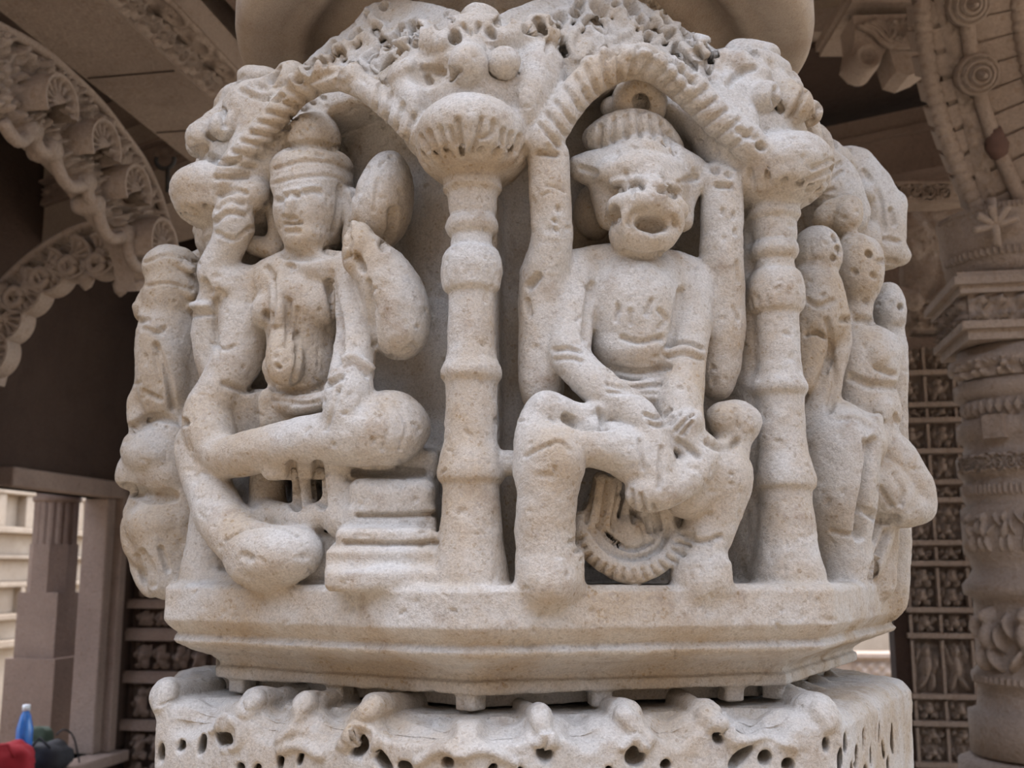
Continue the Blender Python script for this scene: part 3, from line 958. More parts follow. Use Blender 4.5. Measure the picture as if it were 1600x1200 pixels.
cp = S.part('round_cap', ld)
S.ell(270, 420, 0, 46, 38, 46, -10)
S.tube([(232, 414, 12, 8), (262, 404, 26, 8), (300, 420, 20, 8)], k=0.004)
S.tube([(232, 446, 12, 7), (262, 446, 28, 7), (300, 460, 20, 7)], k=0.004)

# ------------------------------------------------------------------ chisel work on the finished forms
for w, d, *runs in (
    # goddess: face and crown
    (6, -5, [(449, 307), (464, 304)], [(433, 313), (438, 313)]), (5, -3.5, [(477, 301), (489, 297), (501, 300)]), (4, 2, [(445, 299), (467, 296)], [(474, 293), (500, 291)]),
    (8, 5, [(454, 308), (451, 332)]), (4, -3, [(443, 339), (463, 341)]), (3.5, -3.5, [(446, 349), (458, 351), (471, 348)]), (4.5, 2, [(448, 355), (467, 355)]), (4, -2.5, [(449, 363), (467, 362)]),
    (9, -6, [(446, 396), (480, 401), (522, 391)]), (4.5, -3.5, [(532, 290), (528, 330), (520, 362)]), (4, -3, [(548, 345), (540, 385)]), (6, 3, [(545, 300), (556, 325), (552, 350)]),
    (6, -4, [(448, 228), (490, 224), (536, 234)]), (4, -2.5, [(429, 264), (470, 252), (520, 254), (550, 268)]), (4, -2.5, [(427, 287), (470, 276), (520, 275), (551, 291)]),
    (4, -2.5, [(474, 199), (480, 203)], [(466, 206), (470, 212)], [(486, 196), (490, 198)], [(495, 240), (505, 243)]),
    # goddess: body
    (6, -5, [(419, 419), (427, 433)], [(452, 415), (457, 418)]), (8, 3.5, [(440, 425), (438, 470), (436, 505)]), (8, -7, [(417, 492), (422, 496)]), (4, -3, [(428, 435), (430, 470), (426, 490)]),
    (5, -4, [(452, 470), (450, 520), (447, 540)]), (4, -3, [(466, 482), (461, 530)]), (4.5, -4, [(464, 520), (466, 560), (457, 597)]), (5, -5, [(433, 572), (436, 574)]), (2.5, -1.2, [(497, 545), (497, 575)]),
    (6, -6, [(428, 606), (480, 611), (532, 590)]), (4, -3, [(430, 624), (470, 631), (505, 626)]), (8, -10, [(513, 443), (523, 480), (530, 520), (526, 565)]),
    (5.5, 5, [(536, 561), (556, 557), (579, 576)]), (3.5, -3, [(538, 573), (556, 569), (574, 588)]), (6, -8, [(558, 400), (566, 421)]), (5, -6, [(576, 440), (581, 500), (585, 540)]), (4, -3, [(548, 372), (545, 400)]),
    (6, -7, [(318, 440), (329, 456)]), (6, -4, [(342, 455), (350, 462)]), (7, 6, [(298, 479), (326, 476)]), (4.5, -4, [(302, 492), (332, 490)]), (4.5, -4, [(337, 470), (337, 530), (340, 560)]), (3.5, -3, [(330, 536), (350, 546), (366, 540)]),
    (6, -5, [(350, 600), (385, 610), (410, 600)]), (4, -2.5, [(590, 628), (606, 662), (598, 702)]), (4, -2, [(618, 628), (636, 665), (626, 702)]), (2.5, -2, [(322, 742), (313, 736), (305, 743)]), (4, -3, [(528, 612), (518, 645), (508, 672)]),
    (5, -4.5, [(338, 327), (356, 314), (380, 318)]), (5, -4.5, [(336, 347), (355, 333), (384, 336)]), (5, -4, [(340, 364), (366, 374), (390, 357)]), (5, -4, [(345, 305), (366, 297), (385, 302)]),
    (4, -3, [(574, 262), (562, 302)]), (9, -6, [(614, 330), (612, 360), (600, 385)]), (4, -2.5, [(590, 280), (584, 330)]),
    (5, -5, [(600, 575), (645, 602), (690, 592)], [(610, 558), (650, 578), (690, 562)]), (6, -8, [(555, 738), (600, 735), (660, 738)]),
    (2.5, -3, [(352, 845), (385, 826), (430, 822), (465, 838)]), (8, -4, [(380, 868), (390, 872)]),
    # goddess: stool bands
    (5, -6, [(560, 806), (620, 806), (680, 804)]), (5, -5, [(540, 848), (620, 850), (680, 848)]), (9, -12, [(456, 728), (458, 760), (462, 790)], [(496, 728), (498, 760), (502, 788)]),
    # front lion
    (5.5, -6, [(716, 188), (719, 214), (724, 238)]), (5, 3, [(737, 182), (734, 215), (728, 240)]), (5, -5, [(752, 186), (746, 214), (738, 238)]), (4.5, -4.5, [(770, 190), (768, 208), (752, 216)]),
    (4.5, -4.5, [(688, 200), (697, 232)], [(672, 206), (683, 236)], [(659, 214), (669, 236)], [(704, 200), (712, 226)], [(786, 203), (783, 226)], [(799, 208), (795, 233)], [(812, 212), (807, 236)]),
    (9, -14, [(648, 42), (646, 64)], [(710, 56), (711, 60)], [(767, 50), (768, 54)]), (10, -12, [(826, 44), (846, 48)]), (5, -5, [(858, 64), (856, 78)]), (5, -6, [(697, 24), (706, 30)], [(775, 34), (778, 36)], [(724, 40), (727, 46)], [(748, 38), (746, 47)], [(735, 48), (736, 50)]),
    (9, -6, [(665, 108), (690, 112), (715, 112)]), (6, -8, [(668, 120), (672, 128)], [(703, 122), (708, 120)]),
    # left lion
    (5, -4, [(250, 322), (282, 337), (322, 346)]), (7, -7, [(330, 246), (350, 254), (374, 250)]), (7, -8, [(348, 174), (352, 196)], [(328, 212), (334, 214)]), (8, -8, [(292, 250), (305, 236), (318, 232)]), (6, -5, [(395, 130), (415, 138)]),
    # right lion
    (6, -7, [(1213, 138), (1211, 158), (1220, 172)]), (6, -8, [(1236, 182), (1248, 162), (1257, 142)]), (7, -8, [(1268, 188), (1278, 170), (1288, 162)]), (8, -10, [(1188, 228), (1191, 230)]),
    (5, -5, [(1250, 287), (1290, 269), (1313, 255)]), (4, -4, [(1262, 297), (1296, 282), (1315, 268)]), (4, -4, [(1278, 306), (1302, 296)]), (7, -6, [(1138, 130), (1160, 112), (1178, 106)]), (8, -5, [(1155, 205), (1180, 215)]), (5, -4, [(1270, 262), (1300, 250)]),
    # far right lion
    (5, -5, [(1350, 268), (1372, 300), (1380, 350), (1384, 376)]), (5, -6, [(1392, 328), (1396, 350)]), (5, -5, [(1374, 408), (1398, 408)]), (5, -5, [(1386, 372), (1402, 378)]),
    # beast
    (5, -6, [(964, 297), (976, 294)], [(986, 295), (1003, 292)], [(1031, 297), (1040, 299)], [(1049, 303), (1055, 305)]), (5, -5, [(938, 198), (936, 228)], [(958, 186), (957, 220)], [(978, 180), (979, 213)], [(998, 178), (1000, 211)], [(1018, 182), (1022, 215)], [(1036, 192), (1042, 224)], [(1048, 208), (1056, 238)]), (4, -3, [(978, 270), (980, 280)], [(1036, 280), (1038, 288)], [(1060, 285), (1064, 292)]),
    (7, 4, [(958, 284), (985, 280), (1008, 280)], [(1028, 286), (1060, 292)]), (8, -9, [(960, 328), (962, 340)]), (5, -4, [(983, 350), (990, 332), (1006, 326)], [(1052, 338), (1056, 352)]), (6, -5, [(975, 395), (1005, 402), (1035, 396)]),
    (6, -4, [(908, 262), (930, 270)], [(1070, 282), (1088, 278)]), (5, -3.5, [(965, 478), (962, 500)], [(985, 486), (985, 505)], [(1030, 485), (1040, 500), (1030, 512)], [(1018, 470), (1010, 490)]),
    (5.5, -4.5, [(972, 527), (1000, 535), (1032, 527)]), (6, -5, [(955, 576), (1000, 582), (1044, 573)]), (5, -4, [(950, 600), (985, 606), (1030, 600)]), (4, -3, [(950, 613), (1025, 614)]), (7, -6, [(925, 445), (918, 490), (915, 530)], [(1064, 455), (1055, 500), (1050, 535)]),
    (4.5, -4.5, [(1042, 542), (1070, 536), (1097, 545)], [(866, 547), (888, 544), (906, 549)]), (4, -3, [(1044, 558), (1070, 554), (1096, 561)], [(868, 562), (890, 560), (908, 564)]), (6, 3, [(1043, 550), (1070, 545), (1096, 553)]),
    (8, -10, [(884, 653), (905, 662), (946, 664)]), (4, -3, [(820, 713), (845, 700), (875, 690), (890, 704)]), (3.5, -4, [(1056, 674), (1072, 656), (1085, 647)], [(1066, 679), (1082, 660)], [(1048, 664), (1062, 646)]), (4, -4, [(1008, 648), (1030, 653), (1047, 640)], [(1015, 662), (1035, 665), (1049, 652)]),
    (5, -4, [(1000, 690), (1006, 732)], [(1034, 700), (1030, 760)]), (7, -7, [(1106, 690), (1126, 699), (1152, 690)]), (5, -5, [(1072, 840), (1098, 846), (1126, 838)]), (5, -5, [(935, 640), (945, 665)]), (6, -5, [(1060, 690), (1092, 712)]), (4, -3, [(1150, 640), (1154, 668)]),
    (4, -5.5, [(926, 752), (916, 815)], [(951, 752), (939, 822)], [(969, 757), (957, 827)], [(986, 767), (990, 815)], [(1002, 774), (1014, 830)], [(1022, 790), (1032, 826)]),
    (4, -4, [(922, 826), (948, 858), (990, 873), (1030, 856), (1046, 822)], [(934, 822), (958, 846), (988, 858), (1018, 846)]),
    (12, -9, [(1001, 158), (1003, 164)]),
    # staffs
    (5.5, -6, [(842, 239), (869, 241)], [(1120, 290), (1141, 291)]), (6, -6, [(1116, 266), (1119, 268)], [(1137, 272), (1140, 274)]), (4, -3.5, [(872, 324), (873, 330)], [(866, 344), (867, 346)], [(868, 358), (870, 360)], [(1128, 328), (1128, 334)], [(1146, 334), (1146, 340)], [(1148, 360), (1148, 366)]),
    (2.5, -2, [(852, 290), (868, 293), (882, 300)], [(846, 306), (858, 300)]), (8, -8, [(826, 446), (840, 433)]), (5, -5, [(823, 470), (828, 492)]), (4, -3, [(1150, 410), (1154, 440)], [(1146, 480), (1154, 500)]),
    # side figures
    (9, -13, [(1364, 690), (1358, 740), (1346, 800), (1342, 838)]), (7, -9, [(1386, 832), (1372, 872), (1362, 905)]), (16, 6, [(1372, 550), (1374, 556)], [(1380, 636), (1378, 646)]), (8, -6, [(1330, 590), (1362, 602), (1396, 604)]),
    (7, -8, [(1318, 500), (1342, 498), (1364, 502)]), (6, -6, [(1400, 740), (1412, 768), (1408, 788)]), (8, -8, [(1355, 800), (1380, 812), (1400, 812)]), (6, -5, [(1262, 470), (1280, 478), (1300, 470)]), (7, -6, [(1300, 560), (1306, 600), (1296, 640)]),
    (7, -7, [(244, 540), (262, 590), (270, 636)]), (7, -9, [(203, 668), (240, 652), (288, 660)]), (9, -11, [(196, 764), (235, 778), (272, 776)]), (6, -6, [(222, 862), (238, 892), (240, 915)]), (5, -4, [(220, 502), (232, 500)], [(226, 514), (252, 520)]), (8, 4, [(216, 478), (222, 492)]), (6, -5, [(252, 858), (262, 890)]),
    (5, -5, [(1357, 396), (1359, 398)], [(1364, 430), (1366, 433)], [(1352, 470), (1354, 472)], [(1334, 424), (1336, 426)], [(1303, 370), (1305, 374)], [(1309, 388), (1312, 394)], [(1302, 402), (1304, 404)]), (4, -4, [(1260, 524), (1275, 520), (1290, 528)]), (5, -6, [(1292, 500), (1300, 540), (1290, 580)]),
    (6, -6, [(1352, 690), (1360, 740), (1350, 800)]), (6, -6, [(1370, 575), (1395, 585)]), (5, -4, [(1310, 655), (1340, 655), (1362, 668)]), (5, -6, [(1400, 650), (1402, 660)]), (5, -5, [(1375, 762), (1392, 790)]), (5, -4, [(1300, 830), (1330, 836), (1344, 830)]),
    (4, -3, [(226, 410), (262, 398), (310, 412)], [(228, 446), (262, 442), (300, 452)]), (4, -3, [(238, 520), (258, 512)]), (5, -4, [(242, 555), (250, 600)]), (5, -5, [(225, 612), (250, 624)]), (5, -5, [(195, 690), (215, 670), (240, 664)]), (6, -6, [(200, 760), (240, 770), (265, 768)]), (5, -5, [(214, 870), (226, 910)]),
):
    for r in runs:
        S.stroke(r, w, d)
for i in range(15):                                             # beads of the garland
    a = math.radians(200 + i * 10.5)
    S.stroke([(985 + 82 * math.cos(a), 820 - 82 * math.sin(a) * 0.92 - 4), (985 + 100 * math.cos(a), 820 - 98 * math.sin(a) * 0.92 - 4)], 3.5, -4)
rs = np.random.RandomState(4)
for _ in range(260):                                            # scattered pits and knocks
    x, y = rs.uniform(200, 1400), rs.uniform(60, 1050)
    S.stroke([(x, y), (x + rs.uniform(-8, 8), y + rs.uniform(-8, 8))], rs.uniform(2.5, 5), -rs.uniform(1, 2.6))

drum_parts = S.build(M_DRUM, drum)
# ------------------------------------------------------------------ the pierced block below
lower = empty('pierced_leaf_block', (0, 0, -0.34), category='pillar',
              label='pierced sandstone block with curling leaves under the carved drum')
B = Sculpt((-0.57, -0.62, -0.345), (0.57, 0.12, -0.105), VOX)
body = B.part('block_body')
B.octo(15, [(-0.345, 0.466), (-0.16, 0.468), (-0.148, 0.458), (-0.1425, 0.44), (-0.1405, 0.30)], k=0.01)
# curled leaves: ridges left standing between scooped hollows
for fc, px, py, w, a, b, g in (('L', 262, 1088, -22, 24, 26, 0), ('L', 403, 1100, -24, 24, 24, 20), ('L', 480, 1106, -24, 24, 24, 15), ('L', 588, 1112, -24, 26, 26, 15), ('M', 843, 1124, -22, 18, 20, 0),
                               ('M', 976, 1120, -24, 26, 24, 0), ('M', 1102, 1122, -24, 28, 24, -10), ('M', 1275, 1116, -26, 34, 26, -10), ('R', 1335, 1106, -22, 18, 22, 0), ('R', 1362, 1112, -22, 14, 22, 0), ('R', 1384, 1118, -22, 10, 20, 0)):
    B.part('curled_leaf')
    B.plane(FACES[fc], AP)
    B.ell(px, py, w, a, b, 34, g, k=0.012)
    p, s_ = B.A(px, py, w); q = p - nrm(FACES[fc]) * 0.07; q[2] = -0.138
    B.cone(p, q, a * s_ * 0.85, a * s_ * 0.7, 0.012)
B.cur = body
for fc, px, py, a, b, g in (('L', 257, 1172, 6, 15, -5), ('L', 288, 1162, 7, 10, -20), ('L', 320, 1160, 6, 17, -12), ('L', 355, 1150, 14, 20, 35), ('L', 388, 1100, 4, 9, 20), ('L', 441, 1185, 5, 14, 0),
                            ('L', 473, 1181, 5, 12, -15), ('L', 380, 1196, 8, 8, 40), ('L', 405, 1198, 6, 10, -30), ('L', 565, 1162, 15, 20, -35), ('L', 600, 1185, 9, 22, 45), ('L', 635, 1194, 12, 9, 0),
                            ('L', 562, 1108, 3, 8, 15), ('M', 850, 1172, 13, 16, 45), ('M', 990, 1178, 16, 15, 0), ('M', 1038, 1192, 9, 9, 0), ('M', 1122, 1146, 11, 11, 0), ('M', 1155, 1178, 26, 8, 38),
                            ('M', 1192, 1180, 11, 11, 0), ('M', 1228, 1192, 10, 10, 0), ('M', 810, 1198, 8, 6, 0), ('M', 950, 1198, 6, 6, 0), ('M', 770, 1196, 9, 7, 20), ('M', 700, 1194, 10, 8, -20),
                            ('R', 1294, 1168, 4, 12, 0), ('R', 1306, 1185, 4, 22, -8), ('R', 1313, 1155, 4, 16, 0), ('R', 1330, 1178, 4, 18, -10), ('R', 1340, 1150, 4, 18, -8), ('R', 1352, 1175, 3, 16, 0),
                            ('R', 1365, 1140, 3, 16, -10), ('R', 1372, 1165, 3, 18, 15), ('R', 1380, 1190, 4, 14, 0), ('R', 1387, 1150, 3, 24, 0), ('R', 1322, 1196, 4, 12, 0), ('R', 1345, 1197, 4, 10, 20)):
    B.plane(FACES[fc], AP)
    B.ell(px, py, -8, a, b, 50, g, k=0.004, cut=True)
for w, d, *runs in (
    (16, 7, [(401, 1092), (384, 1108), (352, 1130)], [(479, 1096), (460, 1122), (438, 1150)], [(587, 1102), (558, 1130), (540, 1160)], [(262, 1078), (256, 1104)], [(843, 1116), (846, 1135), (856, 1155)], [(974, 1116), (996, 1140), (1010, 1156)],
             [(1102, 1118), (1128, 1134), (1150, 1156)], [(1280, 1110), (1296, 1130)]),
    (24, -11, [(440, 1118), (418, 1138)], [(528, 1122), (512, 1144)], [(335, 1108), (305, 1126), (288, 1132)], [(690, 1134), (640, 1140), (615, 1136)], [(770, 1138), (800, 1140)], [(900, 1134), (918, 1150)], [(1040, 1130), (1058, 1146)], [(1180, 1122), (1215, 1138)], [(1150, 1122), (1170, 1128)]),
    (7, 5, [(330, 1140), (352, 1124), (374, 1134), (372, 1164), (350, 1172)], [(548, 1152), (566, 1136), (588, 1148), (584, 1176)], [(836, 1162), (850, 1150), (868, 1162)], [(972, 1168), (990, 1156), (1010, 1170)], [(1108, 1140), (1124, 1128), (1142, 1140)]),
    (10, 6, [(655, 1190), (690, 1170), (720, 1178)], [(720, 1178), (760, 1172), (800, 1190)], [(440, 1172), (470, 1164), (500, 1180)], [(1160, 1156), (1200, 1148), (1240, 1168)]),
):
    for r in runs:
        B.stroke(r, w, d)
lower_parts = B.build(M_DRUM, lower)

# plain shaft down to the floor
def ngon_turning(prof, n, rot, cx=0.0, cy=0.0):
    V, Fc = [], []
    for r, z in prof:
        for i in range(n):
            a = rot + 2 * math.pi * i / n
            V.append((cx + r * math.cos(a), cy + r * math.sin(a), z))
    for j in range(len(prof) - 1):
        for i in range(n):
            Fc.append((j * n + i, j * n + (i + 1) % n, (j + 1) * n + (i + 1) % n, (j + 1) * n + i))
    Fc.append(tuple(range(n))[::-1]); Fc.append(tuple((len(prof) - 1) * n + i for i in range(n)))
    return V, Fc

# ------------------------------------------------------------------ the plain round disc above
disc = empty('round_capital_disc', (0, 0, 0.73), category='capital', label='plain round stone disc resting on top of the carved drum')
prof = [(0.10, 0.735), (0.262, 0.735), (0.268, 0.742), (0.285, 0.752), (0.300, 0.756), (0.312, 0.750), (0.322, 0.738), (0.335, 0.734), (0.348, 0.738), (0.360, 0.735), (0.395, 0.728), (0.411, 0.731), (0.4195, 0.741), (0.4225, 0.756),
        (0.4225, 0.835), (0.418, 0.852), (0.405, 0.862), (0.34, 0.872), (0.30, 0.90), (0.30, 1.25), (0.34, 1.30)]
V, Fc = ngon_turning(prof, 128, 0)
mesh_obj('disc_body', V, Fc, M_DISC, disc, True)
# ------------------------------------------------------------------ the hall behind: frame turned 10 degrees
HY = math.radians(10)
DV = np.array((math.sin(HY), math.cos(HY), 0.0)); EV = np.array((math.cos(HY), -math.sin(HY), 0.0)); ZV = np.array((0, 0, 1.0))
FLOOR = -1.45
def H(e, d, z):
    return EV * e + DV * d + ZV * z
def at_e(px, py, e):                          # where a pixel's ray meets the vertical plane at sideways distance e
    r = ray(px, py); t = (e - CAM.dot(EV)) / r.dot(EV); return CAM + r * t
def at_d(px, py, d):
    r = ray(px, py); t = (d - CAM.dot(DV)) / r.dot(DV); return CAM + r * t
def at_z(px, py, z):
    r = ray(px, py); t = (z - CAM[2]) / r[2]; return CAM + r * t

def box_mesh(c, half, R):
    c = np.asarray(c, float); V = []
    for sx in (-1, 1):
        for sy in (-1, 1):
            for sz in (-1, 1):
                V.append(c + R[0] * half[0] * sx + R[1] * half[1] * sy + R[2] * half[2] * sz)
    return V, [(0, 1, 3, 2), (4, 6, 7, 5), (0, 4, 5, 1), (2, 3, 7, 6), (0, 2, 6, 4), (1, 5, 7, 3)]
HALLR = np.array((EV, DV, ZV))
def hbox(name, e0, e1, d0, d1, z0, z1, mat, parent=None, bev=0.0, **kw):
    V, Fc = box_mesh(H((e0 + e1) / 2, (d0 + d1) / 2, (z0 + z1) / 2), (abs(e1 - e0) / 2, abs(d1 - d0) / 2, abs(z1 - z0) / 2), HALLR)
    o = mesh_obj(name, V, Fc, mat, parent, **kw)
    if bev:
        m = o.modifiers.new('bevel', 'BEVEL'); m.width = bev; m.segments = 2
    return o
def extrude(name, prof, a, b, side, mat, parent=None, **kw):
    """closed outline of (sideways, height) carried from a to b"""
    a = np.asarray(a, float); b = np.asarray(b, float); n = len(prof)
    V = [p + side * s + ZV * h for p in (a, b) for s, h in prof]
    Fc = [(i, (i + 1) % n, n + (i + 1) % n, n + i) for i in range(n)] + [tuple(range(n))[::-1], tuple(range(n, 2 * n))]
    return mesh_obj(name, V, Fc, mat, parent, **kw)

def relief(name, o, U, V, N, w, h, res, hf, amp, mat, parent=None, **kw):
    """carved panel: a grid in the U,V plane raised along N by a height pattern"""
    nu = max(4, int(w / res)); nv = max(4, int(h / res))
    u = np.linspace(0, w, nu + 1); v = np.linspace(0, h, nv + 1)
    uu, vv = np.meshgrid(u, v, indexing='ij')
    z = hf(uu, vv) * amp
    z[0, :] = z[-1, :] = 0; z[:, 0] = z[:, -1] = 0
    P = o + uu[..., None] * U + vv[..., None] * V + z[..., None] * N
    idx = np.arange((nu + 1) * (nv + 1)).reshape(nu + 1, nv + 1)
    Fc = np.stack((idx[:-1, :-1], idx[1:, :-1], idx[1:, 1:], idx[:-1, 1:]), -1).reshape(-1, 4)
    if np.dot(np.cross(U, V), N) < 0:
        Fc = Fc[:, ::-1]
    return mesh_obj(name, P.reshape(-1, 3), Fc, mat, parent, True, **kw)

def blobs(seed, cell, aspect=1.6):
    """crowded little carved figures: a head, a trunk, limbs per cell"""
    def hf(u, v):
        r = np.random.RandomState(seed); z = np.zeros_like(u)
        H_ = v.max(); W_ = u.max(); n = max(1, int(W_ / cell)); rows = max(1, int(round(H_ / (cell * aspect))))
        cw = W_ / n; ch = H_ / rows
        for i in range(n):
            for j in range(rows):
                cx = (i + 0.5) * cw + r.uniform(-.08, .08) * cw; cy = j * ch
                items = [(cx, cy + .78 * ch, .15 * cw, .12 * ch, 0), (cx, cy + .5 * ch, .2 * cw, .22 * ch, r.uniform(-.3, .3))]
                for s in (-1, 1):
                    items.append((cx + s * .18 * cw, cy + .2 * ch, .1 * cw, .2 * ch, s * r.uniform(-.2, .7)))
                    items.append((cx + s * .33 * cw, cy + r.uniform(.45, .75) * ch, .08 * cw, .2 * ch, s * r.uniform(-.9, .5)))
                for x, y, a, b, t in items:
                    du = u - x; dv = v - y
                    p = (du * math.cos(t) + dv * math.sin(t)) / a; q = (-du * math.sin(t) + dv * math.cos(t)) / b
                    z = np.maximum(z, np.sqrt(np.clip(1 - p * p - q * q, 0, 1)))
        return z
    return hf
def scrolls(n, turns=2.2):
    """a running vine of spirals"""
    def hf(u, v):
        W_, H_ = u.max(), v.max(); z = np.zeros_like(u); cw = W_ / n
        for i in range(n):
            du = (u - (i + .5) * cw) / (cw * .5); dv = (v - H_ * .5) / (H_ * .5)
            r = np.sqrt(du ** 2 + dv ** 2); th = np.arctan2(dv, du) * (1 if i % 2 else -1)
            s = np.cos(r * turns * 2 * math.pi - th) * np.clip(1.15 - r, 0, .4) / .4
            z = np.maximum(z, np.clip(s, 0, 1))
            b = np.clip(1 - ((np.abs(du) - .95) ** 2 + (np.abs(dv) - .75) ** 2) * 12, 0, 1)
            z = np.maximum(z, b * .8)
        return np.clip(z * 1.4, 0, 1)
    return hf
def teeth(n):
    return lambda u, v: np.clip(np.cos(u / u.max() * n * 2 * math.pi) * 3, 0, 1) * np.clip(v / v.max() * 4, 0, 1)
def lozenge(n):
    def hf(u, v):
        a = np.abs(((u / u.max() * n) % 1) - .5) * 2; b = np.abs(v / v.max() - .5) * 2
        return np.clip((1 - a - b) * 4, 0, 1) * .9
    return hf
def turning(name, prof, cx, cy, mat, parent=None, n=40, rot=0.0, smooth=True, **kw):
    V, Fc = ngon_turning(prof, n, rot, cx, cy)
    return mesh_obj(name, V, Fc, mat, parent, smooth, **kw)
def fan(name, c, U, V, N, r, mat, parent, petals=9, depth=0.03, sweep=math.pi, start=0.0):
    """half or full rosette: rim, petals, boss"""
    nr, na = 10, petals * 6
    Vt, Fc = [], []
    for i in range(nr + 1):
        q = i / nr
        for j in range(na + 1):
            a = start + sweep * j / na
            pet = abs(math.cos(a * 0 + j / na * petals * math.pi))
            if q > .86: hgt = .9
            elif q > .36: hgt = .25 + .45 * pet
            elif q > .30: hgt = .05
            else: hgt = 1.1 - q * 1.2
            rr = r * q
            Vt.append(c + U * rr * math.cos(a) + V * rr * math.sin(a) + N * hgt * depth)
    for j in range(na + 1):
        a = start + sweep * j / na
        Vt.append(c + U * r * math.cos(a) + V * r * math.sin(a) - N * depth)
    for i in range(nr + 1):
        for j in range(na):
            k = i * (na + 1) + j
            Fc.append((k, k + na + 1, k + na + 2, k + 1))
    return mesh_obj(name, Vt, Fc, mat, parent, False)

# --- floor, ceiling, walls
def slab(name, pts, z0, z1, mat, **kw):
    n = len(pts); V = [(x, y, z) for z in (z0, z1) for x, y in pts]
    Fc = [tuple(range(n))[::-1], tuple(range(n, 2 * n))] + [(i, (i + 1) % n, n + (i + 1) % n, n + i) for i in range(n)]
    return mesh_obj(name, V, Fc, mat, **kw)
slab('floor', [(-30, -30), (30, -30), (30, 30), (-30, 30)], FLOOR - 0.2, FLOOR, M_PAVE, kind='structure', label='sandstone court and hall floor')
CEIL = 2.25
def hp(e, d): p = H(e, d, 0); return (p[0], p[1])
slab('ceiling', [hp(-3.0, -0.74), hp(4.5, -0.74), hp(4.5, 5.6), hp(-3.0, 5.6)], CEIL, CEIL + 0.3, M_PINK, kind='structure', label='stone ceiling slabs of the hall')
# shaft of the near pillar
shaft = empty('pillar_shaft', (0, 0, FLOOR), category='pillar', label='plain octagonal pillar shaft below the pierced leaf block')
turning('shaft_body', [(0.50, FLOOR), (0.50, FLOOR + 0.16), (0.46, FLOOR + 0.2), (0.43, FLOOR + 0.26), (0.43, -0.40), (0.47, -0.36), (0.47, -0.3475)], 0, 0, M_DRUM, shaft, n=8, rot=math.radians(-90 + ROLL), smooth=False)

# --- left wall with a doorway onto the far court
WE = -2.6
pj = at_e(163, 950, WE); d_far = pj.dot(DV)
pn = at_e(-20, 950, WE); d_near = pn.dot(DV)
z_lint = at_e(160, 778, WE)[2]; z_sill = at_e(140, 1178, WE)[2]
def wall(name, e0, e1, d0, d1, z0, z1, mat, **kw):
    return hbox(name, e0, e1, d0, d1, z0, z1, mat, kind='structure', **kw)
wl = empty('wall_left', H(WE, 3, FLOOR), kind='structure', label='dark side wall of the hall with a doorway')
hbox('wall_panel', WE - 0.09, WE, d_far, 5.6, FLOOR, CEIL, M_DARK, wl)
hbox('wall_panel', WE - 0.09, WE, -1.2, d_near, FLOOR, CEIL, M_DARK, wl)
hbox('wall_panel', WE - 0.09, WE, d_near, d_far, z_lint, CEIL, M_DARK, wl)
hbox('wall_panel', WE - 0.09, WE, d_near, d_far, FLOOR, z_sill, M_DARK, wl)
dr = empty('door_1', H(WE, d_far, FLOOR), kind='structure', label='pale stone door frame in the dark left wall')
hbox('jamb', WE - 0.10, WE + 0.03, d_far - 0.07, d_far, z_sill, z_lint, M_PINK, dr, bev=0.008)
hbox('jamb_fillet', WE - 0.02, WE + 0.07, d_far, d_far + 0.06, z_sill, z_lint + 0.08, M_PINK, dr, bev=0.008)
hbox('jamb_band', WE - 0.02, WE + 0.05, d_far + 0.06, d_far + 0.20, z_sill, z_lint + 0.20, M_DARK, dr, bev=0.008)
hbox('lintel', WE - 0.10, WE + 0.07, d_near, d_far + 0.06, z_lint, z_lint + 0.08, M_PINK, dr, bev=0.008)
hbox('sill', WE - 0.35, WE + 0.12, d_near, d_far + 0.1, z_sill - 0.05, z_sill, M_PINK, dr, bev=0.008)
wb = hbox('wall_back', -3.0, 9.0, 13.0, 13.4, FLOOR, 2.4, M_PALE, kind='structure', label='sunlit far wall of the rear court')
# --- court beyond the doorway
far = empty('wall_court', H(-6.2, 6, FLOOR), kind='structure', label='sunlit moulded temple wall seen through the doorway')
zc = [(-1.45, -0.75, 0.0), (-0.75, -0.68, 0.10), (-0.68, -0.5, 0.02), (-0.5, -0.44, 0.09), (-0.44, -0.2, 0.0), (-0.2, -0.15, 0.08), (-0.15, 0.06, 0.01), (0.06, 0.10, 0.08), (0.10, 0.3, 0.02),
      (0.3, 0.36, 0.12), (0.36, 0.66, 0.0), (0.66, 0.72, 0.12), (0.72, 1.1, 0.0), (1.1, 1.2, 0.2), (1.2, 2.2, 0.0)]
for z0, z1, pr in zc:
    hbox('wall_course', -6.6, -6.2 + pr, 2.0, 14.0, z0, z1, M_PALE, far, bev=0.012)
for i in range(16):
    d = 4.0 + i * 0.42
    hbox('pilaster', -6.25, -6.10, d, d + 0.12, 0.36, 0.66, M_PALE, far, bev=0.01)
    hbox('pilaster', -6.25, -6.12, d + 0.05, d + 0.11, -0.44, -0.2, M_PALE, far, bev=0.01)
